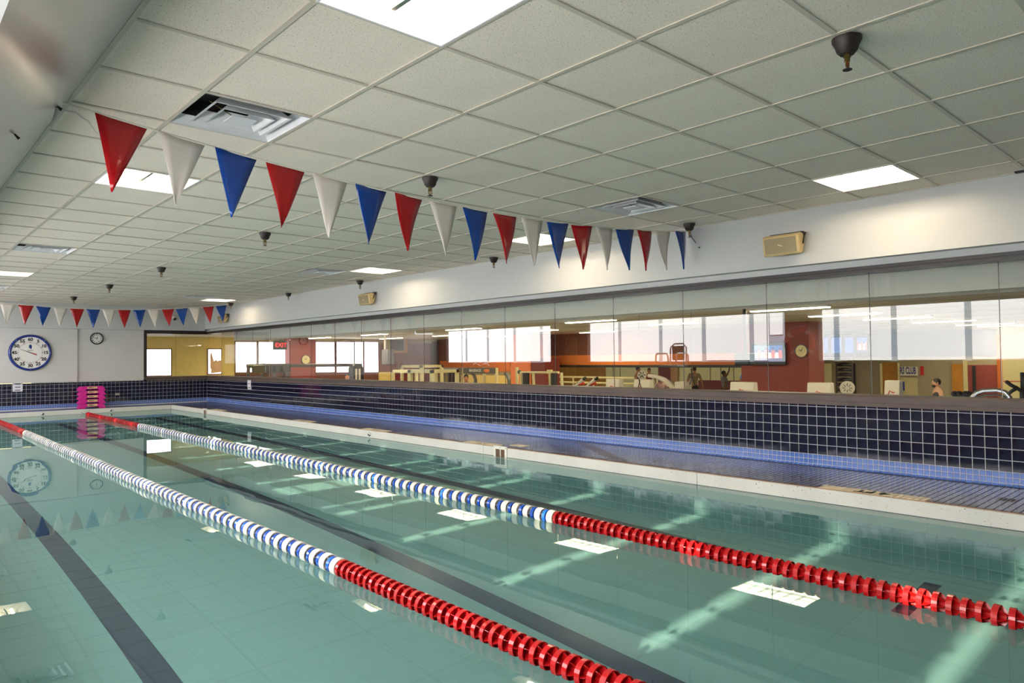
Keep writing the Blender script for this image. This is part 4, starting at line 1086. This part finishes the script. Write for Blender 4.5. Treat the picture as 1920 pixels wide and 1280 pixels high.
# elliptical with disc and swing arm
def disc(t, c, r, nrm, m, name, th=.03):
    Mx = Matrix.Translation(c) @ Vector(nrm).to_track_quat('Z', 'Y').to_matrix().to_4x4()
    MB().lathe([(0, 0), (r, 0), (r, th), (0, th)], 24, Mx).obj(name, m, t)
    return Mx
XE = 16.4
q = onx(1204, 703, XE)
t = thing('elliptical_trainer', (XE, q.y-.4, ZG), 'grey elliptical trainer with round slotted disc and long sloping arm', 'exercise machine')
Mx = disc(t, q, .13, (-1, -.6, .2), 'machine_white', 'disc')
for k in range(6):
    a_ = k*math.pi/3; MB().tube([Mx @ Vector((.035*math.cos(a_), .035*math.sin(a_), .032)), Mx @ Vector((.10*math.cos(a_), .10*math.sin(a_), .032))], .011, 6).obj('slot', 'machine_black', t)
e1, e2, e3 = onx(1216, 704, XE), onx(1246, 712, XE), onx(1268, 735, XE)
MB().tube([e1, (e1+e2)/2+Vector((0, 0, .03)), e2, (e2+e3)/2+Vector((0, 0, .04)), e3, (XE, e3.y-.05, ZG+.1)], [.05, .06, .07, .08, .09, .09], 10).obj('swing_arm', 'machine_white', t, smooth=True)
q2 = onx(1283, 715, XE); MB().box((XE-.18, q2.y-.16, q2.z-.45), (XE+.14, q2.y+.2, q2.z)).obj('motor_box', 'machine_white', t, bevel=.03)
MB().box((XE-.25, q2.y-.3, ZG), (XE+.25, q.y+.2, ZG+.12)).obj('base', 'machine_grey', t, bevel=.02)
MB().tube([(XE, q2.y, ZG+.1), (XE, q2.y, q2.z-.3)], .08, 8).obj('post', 'machine_grey', t)
MB().tube([q, (XE, q.y, ZG+.1)], .04, 8).obj('post', 'machine_grey', t)
q = onx(1589, 727, 15.6)
t = thing('rowing_flywheel', (15.6, q.y, ZG), 'exercise bike with white slotted flywheel cover beside the tan wall', 'exercise machine')
Mx = disc(t, q, .15, (-1, -.25, 0), 'machine_white', 'flywheel_cover')
for k in range(8):
    a_ = k*math.pi/4; MB().tube([Mx @ Vector((.04*math.cos(a_), .04*math.sin(a_), .032)), Mx @ Vector((.10*math.cos(a_), .10*math.sin(a_), .032))], .007, 6).obj('slot', 'machine_black', t)
MB().tube([q+Vector((.03, 0, 0)), (15.65, q.y, ZG)], .04, 8).obj('post', 'machine_grey', t)
MB().box((15.4, q.y-.35, ZG), (15.9, q.y+.35, ZG+.08)).obj('base', 'machine_black', t)
# cable straps hanging by the glass
for u, v, lab in ((1199.5, 712, 'black cable strap handle hanging before the white console'), (1298, 700, 'black cable strap handle hanging before the man in the tan shirt')):
    q = onx(u, v, 7.15)
    t = thing('strap_handle', q, lab, 'strap')
    MB().tube([q+Vector((0, .01, .06 if u > 1250 else .0)), q, q-Vector((0, 0, .03))], .008, 6).obj('clip', 'machine_black', t)
    for s in (-1, 1): MB().tube([q-Vector((0, 0, .03)), q+Vector((0, s*.035, -.13))], .006, 6).obj('strap', 'machine_black', t)
    MB().tube([q+Vector((0, 0, .02)), (7.15, q.y, 1.70)], .002, 4).obj('cable', 'machine_grey', t)
# weight stack of stability discs
q = onx(1583, 700, 18.6)
t = thing('balance_trainer_rack', (18.6, q.y, ZG), 'rack of black domed balance trainers by the dark jamb', 'rack')
for k in range(16):
    zz = q.z+.24-.13*k
    if zz < ZG+.1: break
    MB().lathe([(0, -.05), (.17, -.05), (.19, -.03), (.15, .03), (0, .05)], 20, Matrix.Translation((18.6, q.y, zz))).obj('balance_trainer', 'machine_black', t, smooth=True)
MB().tube([(18.6, q.y-.2, ZG), (18.6, q.y-.2, q.z+.3)], .02, 6).obj('post', 'machine_grey', t); MB().tube([(18.6, q.y+.2, ZG), (18.6, q.y+.2, q.z+.3)], .02, 6).obj('post', 'machine_grey', t)
MB().box((18.45, q.y-.22, ZG), (18.75, q.y+.22, ZG+.04)).obj('foot', 'machine_grey', t)
# cable crossover far left
YC = 20.4
q0, q1, q2 = ony(463, 686, YC), ony(545, 685, YC), ony(678, 684, YC)
t = thing('cable_crossover', (q1.x, YC, ZG), 'dark cable crossover frame with long overhead beam before the gym windows', 'exercise machine')
MB().tube([q0, q1], .06, 4).obj('beam', 'machine_grey', t); MB().tube([q1, q2], .05, 8).obj('long_beam', 'machine_grey', t)
for u in (466, 492, 515, 540):
    q = ony(u, 692, YC); MB().tube([q+Vector((0, 0, .1)), (q.x, YC, ZG)], .05, 6).obj('upright', 'machine_grey', t)
for u in (485, 505, 520, 533):
    q = ony(u, 692, YC-.06); MB().box((q.x-.2, YC-.12, q.z-.10), (q.x+.2, YC-.02, q.z+.12)).obj('shroud', 'machine_grey', t, bevel=.04)
q = ony(665, 690, YC)
MB().prism([(q.x-.17, YC-.2, ZG), (q.x+.17, YC-.2, ZG), (q.x+.17, YC-.2, q.z), (q.x+.1, YC-.2, q.z+.14), (q.x-.1, YC-.2, q.z+.14), (q.x-.17, YC-.2, q.z)], (0, .3, 0)).obj('stack_tower', 'machine_black', t)
for sg_ in (-1, 1): MB().box((q.x+sg_*.06-.035, YC-.22, ZG), (q.x+sg_*.06+.035, YC-.2, q.z-.02)).obj('guide_plate', 'machine_white', t)
MB().tube([(q.x+.22, YC, q.z+.1), (q.x+.3, YC, q.z-.02), (q.x+.32, YC, ZG)], .035, 8).obj('side_tube', 'machine_black', t)
YF = 21.3
q = ony(493, 687, YF)
t = thing('floor_fan', (q.x, YF, ZG), 'round wire floor fan in front of the gym windows', 'fan')
for r_ in (.11, .20, .28): MB().tube([(q.x+r_*math.cos(k*math.pi/12), YF, q.z-.1+r_*math.sin(k*math.pi/12)) for k in range(24)], .008, 5, closed=True).obj('guard_ring', 'machine_grey', t)
for k in range(8): MB().tube([(q.x, YF, q.z-.1), (q.x+.28*math.cos(k*math.pi/4), YF, q.z-.1+.28*math.sin(k*math.pi/4))], .006, 5).obj('guard_spoke', 'machine_grey', t)
MB().ell((q.x, YF+.06, q.z-.1), (.07, .1, .07)).obj('motor', 'machine_grey', t); MB().tube([(q.x, YF+.06, q.z-.1), (q.x, YF+.06, ZG)], .025, 8).obj('post', 'machine_grey', t)
MB().lathe([(0, 0), (.22, 0), (.2, .03), (0, .04)], 16, Matrix.Translation((q.x, YF+.06, ZG))).obj('base', 'machine_grey', t)
# cream power racks
def rack(u0, u1, v, X, lab, v2=None):
    a_, b__ = onx(u0, v, X), onx(u1, v, X)
    t = thing('power_rack', (X, (a_.y+b__.y)/2, ZG), lab, 'rack', 'cream tubular racks')
    for yy in (a_.y, b__.y):
        for dx in (0, .7): MB().box((X+dx-.035, yy-.035, ZG), (X+dx+.035, yy+.035, a_.z)).obj('upright', 'machine_cream', t)
        MB().box((X-.035, yy-.035, a_.z-.07), (X+.735, yy+.035, a_.z)).obj('side_beam', 'machine_cream', t)
    for dx in (0, .7): MB().box((X+dx-.035, b__.y, a_.z-.07), (X+dx+.035, a_.y, a_.z)).obj('cross_beam', 'machine_cream', t)
rack(737, 768, 693, 9.6, 'cream tubular rack standing left of the taller one')
rack(754, 790, 684.5, 11.2, 'tall cream tubular rack under the framed picture')
rack(771, 810, 693, 9.2, 'cream tubular rack before the yellow dado')
# smith machine with name panel
Xm = 13.2
a_, b__ = onx(870, 693, Xm), onx(931, 693, Xm); zt2, zt3 = onx(900, 689, Xm).z, onx(900, 700, Xm).z
t = thing('smith_machine', (Xm, (a_.y+b__.y)/2, ZG), 'brown smith machine with lettered header panel', 'exercise machine')
MB().box((Xm-.04, b__.y, zt3), (Xm+.04, a_.y, zt2)).obj('header_panel', 'machine_grey', t, bevel=.01)
text('lettering', 'MAXIRACK', .11, 'machine_white', RIGHTM((Xm-.042, (a_.y+b__.y)/2+.16, (zt2+zt3)/2)), t, bold=.003)
MB().ell((Xm-.042, (a_.y+b__.y)/2-.36, (zt2+zt3)/2), (.003, .14, .05)).obj('badge', 'gym_coral', t)
for yy in (a_.y, b__.y):
    for dx in (0, .8): MB().box((Xm+dx-.035, yy-.035, ZG), (Xm+dx+.035, yy+.035, zt2)).obj('upright', 'machine_cream', t)
    MB().tube([(Xm+.1, yy-.25, zt3), (Xm+.1, yy-.35, zt3-.05), (Xm+.1, yy-.42, zt3-.18), (Xm+.1, yy-.44, ZG+.1)], .05, 8).obj('curved_arm', 'machine_grey', t)
MB().box((Xm-.035, b__.y, ZG), (Xm+.835, a_.y, ZG+.06)).obj('base', 'machine_grey', t)
q = onx(845, 697, 14.6)
t = thing('lat_machine', (14.6, q.y, ZG), 'dark pulley machine standing left of the lettered smith machine', 'exercise machine')
MB().box((14.55, onx(862, 692, 14.6).y, onx(845, 696, 14.6).z), (14.7, onx(828, 692, 14.6).y, onx(845, 689, 14.6).z)).obj('beam', 'machine_grey', t)
for u in (830, 842, 849, 860): yq = onx(u, 700, 14.6).y; MB().box((14.57, yq-.045, ZG), (14.67, yq+.045, onx(845, 690, 14.6).z)).obj('upright', 'machine_black' if u in (842, 849) else 'machine_grey', t)
# bench machine before the red return
Xb = 11.6
t = thing('chest_press', (Xb, onx(1010, 700, Xb).y, ZG), 'chest press machine with two dark pads before the orange pier', 'exercise machine')
za = onx(1010, 698, Xb).z
MB().tube([onx(974, 698, Xb), onx(1048, 698, Xb)], .03, 6).obj('cross_beam', 'machine_cream', t)
for u in (977, 1000, 1031, 1053):
    q = onx(u, 700, Xb); MB().tube([(Xb, q.y, za), (Xb+.05, q.y-.05, ZG)], .035, 6).obj('upright', 'machine_cream', t)
for u0, u1 in ((983, 994), (1036, 1046)):
    q0, q1 = onx(u0, 700, Xb), onx(u1, 700, Xb); MB().box((Xb-.06, q1.y, za-.45), (Xb-.01, q0.y, za-.01)).obj('back_pad', 'machine_black', t, bevel=.015)
q = onx(974, 697, Xb); MB().ell((Xb, q.y, q.z), (.05, .05, .05)).obj('pivot', 'machine_grey', t); q = onx(1031, 697, Xb); MB().box((Xb-.04, q.y-.06, q.z-.04), (Xb+.04, q.y+.06, q.z+.05)).obj('pivot', 'machine_cream', t)
# ski trainers / stepper pads, red and white
for u, XX, lab in ((1085, 12.6, 'slanted red and white stepper arm near the yellow guard rail'), (1107, 13.4, 'slanted white stepper arm with black grip near the yellow guard rail')):
    a_, b__ = onx(u-9, 722, XX), onx(u+9, 711, XX)
    t = thing('stepper', (XX, a_.y, ZG), lab, 'exercise machine')
    MB().tube([a_-Vector((0, -.1, .15)), b__], .045, 6).obj('arm', 'machine_white', t); MB().tube([b__, b__+(b__-a_)*.25], .04, 6).obj('grip', 'machine_black', t)
    MB().tube([(a_+b__)/2-Vector((0, 0, .05)), b__-Vector((0, .02, .1))], .035, 6).obj('brace', 'pad_red', t)
    MB().tube([(a_+b__)/2, (XX, a_.y, ZG)], .04, 6).obj('post', 'machine_grey', t); MB().box((XX-.2, a_.y-.2, ZG), (XX+.2, a_.y+.2, ZG+.06)).obj('base', 'machine_grey', t)
# spin bike and arched handle at the right end
Xk = 7.9
pts = [onx(1822, 745, Xk), onx(1832, 736, Xk), onx(1845, 732, Xk), onx(1870, 731, Xk), onx(1885, 735, Xk), onx(1893, 744, Xk)]
t = thing('machine_handle', (Xk, pts[2].y, ZG), 'wide arched steel handle of a machine just above the sill', 'exercise machine')
MB().tube([Vector((Xk, pts[0].y, ZG))]+pts+[Vector((Xk, pts[-1].y, ZG))], .022, 8).obj('outer_handle', 'steel', t, smooth=True)
MB().tube([p_-Vector((0, 0, .045)) for p_ in pts], .012, 8).obj('inner_handle', 'machine_grey', t, smooth=True)
q = onx(1905, 715, 9.0)
t = thing('spin_bike', (9.0, q.y, ZG), 'black spin bike with curved handlebars before the lit court wall', 'exercise bike')
h0 = onx(1896, 722, 9.0); h1 = onx(1918, 712, 9.0); h2 = onx(1890, 738, 9.0); h3 = onx(1919, 735, 9.0)
MB().tube([h0+Vector((-.05, .03, .04)), h0, onx(1905, 726, 9.0), h3], .02, 8).obj('handlebar', 'machine_black', t, smooth=True)
MB().tube([onx(1888, 741, 9.0), onx(1897, 733, 9.0), onx(1908, 727, 9.0)], .018, 8).obj('handlebar', 'machine_black', t, smooth=True)
MB().tube([h1+Vector((0, 0, .08)), h1, h3], .024, 8).obj('stem', 'machine_black', t, smooth=True)
MB().tube([h3, (9.0, h3.y, ZG+.2)], .035, 8).obj('frame', 'machine_black', t)
disc(t, Vector((9.0, h3.y-.1, ZG+.35)), .25, (1, 0, 0), 'machine_grey', 'flywheel')
MB().box((8.8, h3.y-.5, ZG), (9.2, h3.y+.4, ZG+.06)).obj('base', 'machine_black', t)
q = onx(1801, 737, 8.3)
t = thing('bike_console', (8.3, q.y, ZG), 'low black bike console and grips beside the man in the tank top', 'exercise bike')
for u in (1790, 1799, 1811, 1817):
    q = onx(u, 738, 8.3); MB().ell(q, (.04, .035, .03)).obj('grip', 'machine_black', t, smooth=True)
MB().tube([onx(1788, 741, 8.3), onx(1820, 741, 8.3)], .02, 6).obj('handlebar', 'machine_black', t); MB().tube([onx(1804, 741, 8.3), (8.3, onx(1804, 741, 8.3).y, ZG)], .035, 8).obj('post', 'machine_grey', t)
# hanging speaker near the picture, ceiling projector arm
q = onx(722, 650, 11.6)
t = thing('hanging_monitor', (11.6, q.y, ZGC), 'grey monitor on a white pole hung from the gym ceiling by the picture', 'monitor')
MB().tube([(11.6, q.y, ZGC), (11.6, q.y, 1.3)], .03, 8).obj('pole', 'machine_white', t)
MB().box((11.55, q.y-.22, onx(722, 684, 11.6).z), (11.8, q.y+.12, onx(722, 655, 11.6).z)).obj('casing', 'gym_grey', t, bevel=.03)
q = onx(1398, 678, 10.4)
t = thing('hanging_light_box', (10.4, q.y, ZGC), 'dark monitor bracket hung from the gym ceiling left of the red column', 'bracket')
MB().tube([(10.4, q.y, ZGC), (10.4, q.y, q.z)], .03, 8).obj('pole', 'machine_black', t); MB().box((10.3, q.y-.12, q.z-.06), (10.5, q.y+.14, q.z+.14)).obj('mount', 'machine_black', t, bevel=.02)

# ------------------------------------------------------------------ people in the gym
mat('skin_light', (214, 164, 132), .55, var=.04); mat('skin_tan', (190, 130, 96), .55, var=.04); mat('skin_brown', (128, 84, 62), .55, var=.04)
mat('hair_dark', (34, 26, 24), .6, var=.1)
for n_, c_ in (('cloth_tan', (160, 138, 104)), ('cloth_grey', (134, 128, 134)), ('cloth_black', (44, 40, 42)), ('cloth_pink', (240, 196, 190)), ('cloth_red', (150, 70, 60)), ('cloth_blue', (92, 140, 206)), ('cloth_navy', (48, 46, 62)), ('cloth_dark', (50, 48, 56))): mat(n_, c_, .8, var=.06)
def skin(name, joints, edges, rad, m, parent, root=0, sub=1):
    me = bpy.data.meshes.new(name); me.from_pydata([tuple(j) for j in joints], edges, []); me.materials.append(MATS[m])
    o = bpy.data.objects.new(name, me); COL.objects.link(o); put(o, parent)
    md = o.modifiers.new('skin', 'SKIN'); md.use_smooth_shade = True
    lay_ = me.skin_vertices[0].data if me.skin_vertices else None
    if lay_ is None:
        bpy.context.view_layer.objects.active = o
    for i, r in enumerate(rad):
        r2 = r if isinstance(r, tuple) else (r, r)
        me.skin_vertices[0].data[i].radius = r2; me.skin_vertices[0].data[i].use_root = (i == root)
    s = o.modifiers.new('sub', 'SUBSURF'); s.levels = sub; s.render_levels = sub
    return o
def person(u, v, X, face, shirt, skin_m, lab, hair='hair_dark', armL=None, armR=None, lean=(0, 0), sleeve=True, seated=False, beard=False, sc=None):
    """v is the top of the head on plane x = X; feet on the gym floor"""
    top = onx(u, v, X); Hh = top.z-ZG
    k = (Hh/1.75) if sc is None else sc
    base = Vector((X, top.y, ZG))
    t = thing('person', base, lab, 'person')
    ca, sa = math.cos(face), math.sin(face)     # local x = forward, y = left
    zoff = Hh-1.75*k
    def P(f, l, z):
        wgt = max(0, (z-.95)/.8); f += lean[0]*wgt; l += lean[1]*wgt
        return base+Vector((f*ca-l*sa, f*sa+l*ca, 0))*k+Vector((0, 0, z*k+zoff))
    aL = armL or [(0, .30, 1.16), (.05, .33, .92), (.08, .33, .84)]
    aR = armR or [(0, -.30, 1.16), (.05, -.33, .92), (.08, -.33, .84)]
    if seated: legs = [[(.10, s*.1, .93), (.42, s*.12, .90), (.45, s*.12, .48), (.55, s*.12, .42)] for s in (1, -1)]
    else: legs = [[(0, s*.1, .9), (.02, s*.11, .5), (0, s*.11, .09), (.13, s*.12, .04)] for s in (1, -1)]
    J = [P(0, 0, .95), P(0, 0, 1.12), P(-.01, 0, 1.30), P(-.01, 0, 1.43), P(.0, 0, 1.51), P(.015, 0, 1.58)]
    R_ = [(.15*k, .11*k), (.14*k, .10*k), (.16*k, .11*k), (.10*k, .07*k), .055*k, .055*k]
    E_ = [(0, 1), (1, 2), (2, 3), (3, 4), (4, 5)]
    for s, arm in ((1, aL), (-1, aR)):
        n = len(J); J.append(P(-.01, s*.18, 1.41)); R_.append(.062*k); E_.append((3, n))
        for q_, r_ in zip(arm, (.046, .034, .030)):
            J.append(P(*q_)); R_.append(r_*k); E_.append((n, n+1)); n += 1
        # hand: palm and five fingers
        A, B = P(*arm[-2]), P(*arm[-1]); d_ = (B-A).normalized()
        side = d_.cross(Vector((0, 0, 1))); side = side.normalized() if side.length > .1 else Vector((ca, sa, 0))
        pal = len(J); J.append(B+d_*.07*k); R_.append((.036*k, .018*k)); E_.append((n, pal))
        for f_ in range(4):
            o_ = (f_-1.5)*.018*k; J.append(B+d_*(.10*k)+side*o_); R_.append(.009*k); E_.append((pal, len(J)-1))
            J.append(B+d_*((.145-.008*abs(f_-1.3))*k)+side*o_*1.1-Vector((0, 0, .01*k))); R_.append(.008*k); E_.append((len(J)-2, len(J)-1))
        J.append(B+d_*.05*k+side*.04*k*s); R_.append(.010*k); E_.append((pal, len(J)-1))
    for lg in legs:
        n = 0
        for q_, r_ in zip(lg, (.085, .06, .045, .04)):
            J.append(P(*q_)); R_.append(r_*k); E_.append((n, len(J)-1)); n = len(J)-1
    skin('body', J, E_, R_, skin_m, t, 0, 2)
    hc = P(.02, 0, 1.635)
    hd = MB(); hd.ell((0, 0, 0), (.098*k, .076*k, .118*k), 18, 12)
    hd.ell((.098*k, 0, -.012*k), (.018*k, .013*k, .024*k), 8, 6)                 # nose
    for s in (-1, 1): hd.ell((-.005*k, s*.078*k, -.005*k), (.02*k, .010*k, .03*k), 8, 6)   # ears
    hd.ell((.055*k, 0, -.085*k), (.045*k, .045*k, .035*k), 10, 6)                # chin
    Rz = Matrix.Rotation(face, 4, 'Z')
    hd.v = [tuple(hc+(Rz @ Vector(q_))) for q_ in hd.v]
    head = hd.obj('head', skin_m, t, smooth=True)
    for s in (-1, 1):
        c_ = hc+(Rz @ Vector((.088*k, s*.032*k, .012*k))); MB().ell(c_, (.010*k, .010*k, .007*k), 8, 6).obj('eye', 'ink', head)
    c_ = hc+(Rz @ Vector((.092*k, 0, -.055*k))); m_ = MB(); m_.ell((0, 0, 0), (.008*k, .025*k, .006*k), 8, 5); m_.v = [tuple(c_+(Rz @ Vector(q_))) for q_ in m_.v]; m_.obj('mouth', 'pad_red', head)
    hr = MB(); hr.ell((-.012*k, 0, .022*k), (.103*k, .084*k, .108*k), 18, 12)
    keep = [i for i, f in enumerate(hr.f) if not (sum(hr.v[j][2] for j in f)/4 < (.02*k if sum(hr.v[j][0] for j in f)/4 > .035*k else -.055*k))]
    hr.f = [hr.f[i] for i in keep]; hr.v = [tuple(hc+(Rz @ Vector(q_))) for q_ in hr.v]
    hr.obj('hair', hair, t, smooth=True)
    if beard:
        bd = MB(); bd.ell((.058*k, 0, -.078*k), (.052*k, .056*k, .045*k), 12, 8); bd.v = [tuple(hc+(Rz @ Vector(q_))) for q_ in bd.v]; bd.obj('beard', hair, t, smooth=True)
    # shirt and shorts: shells over the body
    SJ = [P(0, 0, .93), P(0, 0, 1.12), P(-.01, 0, 1.30), P(-.01, 0, 1.43), P(-.005, 0, 1.475)]; SR = [(.172*k, .135*k), (.16*k, .122*k), (.192*k, .14*k), (.135*k, .095*k), (.072*k, .062*k)]; SE = [(0, 1), (1, 2), (2, 3), (3, 4)]
    if sleeve:
        for s, arm in ((1, aL), (-1, aR)):
            n = len(SJ); SJ.append(P(-.01, s*.185, 1.415)); SR.append(.078*k); SE.append((3, n))
            a_, b__ = Vector((-.01, s*.18, 1.41)), Vector(arm[0]); c2 = a_.lerp(b__, .7); SJ.append(P(*c2)); SR.append(.068*k); SE.append((n, n+1))
    skin('shirt', SJ, SE, SR, shirt, t, 0, 2)
    HJ = [P(0, 0, 1.0), P(0, 0, .92)]; HR = [(.165*k, .128*k), (.165*k, .13*k)]; HE = [(0, 1)]
    for lg in legs:
        a_, b__ = Vector(lg[0]), Vector(lg[1]); HJ += [P(*a_), P(*a_.lerp(b__, .75))]; HR += [.105*k, .085*k]; n = len(HJ); HE += [(1, n-2), (n-2, n-1)]
    skin('shorts', HJ, HE, HR, 'cloth_dark', t, 0, 1)
    for lg in legs:
        q_ = P(*lg[3]); a_ = P(*lg[2]); MB().ell((q_+a_)/2-Vector((0, 0, .01)), (.13*k, .06*k, .05*k)).obj('shoe', 'white_plastic', t, smooth=True)
    return t
PI = math.pi
person(1302, 687.5, 23.0, .35, 'cloth_tan', 'skin_tan', 'man in a tan grey shirt seen from behind, facing the bright back room')
person(1359, 695, 23.4, -.9, 'cloth_grey', 'skin_brown', 'man in a grey shirt leaning back with one arm raised', armL=[(.16, .22, 1.52), (.28, .16, 1.74), (.30, .15, 1.82)], lean=(-.06, .08))
person(1196, 687, 22.0, -1.2, 'cloth_black', 'skin_tan', 'man in a black sleeveless top beside the yellow rail', sleeve=False)
person(1217, 690, 24.0, -2.6, 'cloth_red', 'skin_tan', 'dark-haired person in a reddish top between the black and pink tops')
person(1239, 706, 19.5, -2.4, 'cloth_pink', 'skin_light', 'dark-haired person in a pale pink shirt bending over', lean=(.16, 0))
person(1399, 690, 25.0, -2.3, 'cloth_blue', 'skin_tan', 'person in a light blue shirt close to the red column')
person(1757, 709.5, 17.0, 2.2, 'cloth_navy', 'skin_light', 'bearded man in a navy tank top standing by the CLUB sign', sleeve=False, beard=True)
person(874, 702, 12.5, -2.2, 'cloth_red', 'skin_tan', 'person behind the dark pulley machine and the smith machine')
person(651, 700, 11.0, -2.0, 'cloth_pink', 'skin_light', 'person in pale clothing under the gym windows beside the stack tower')
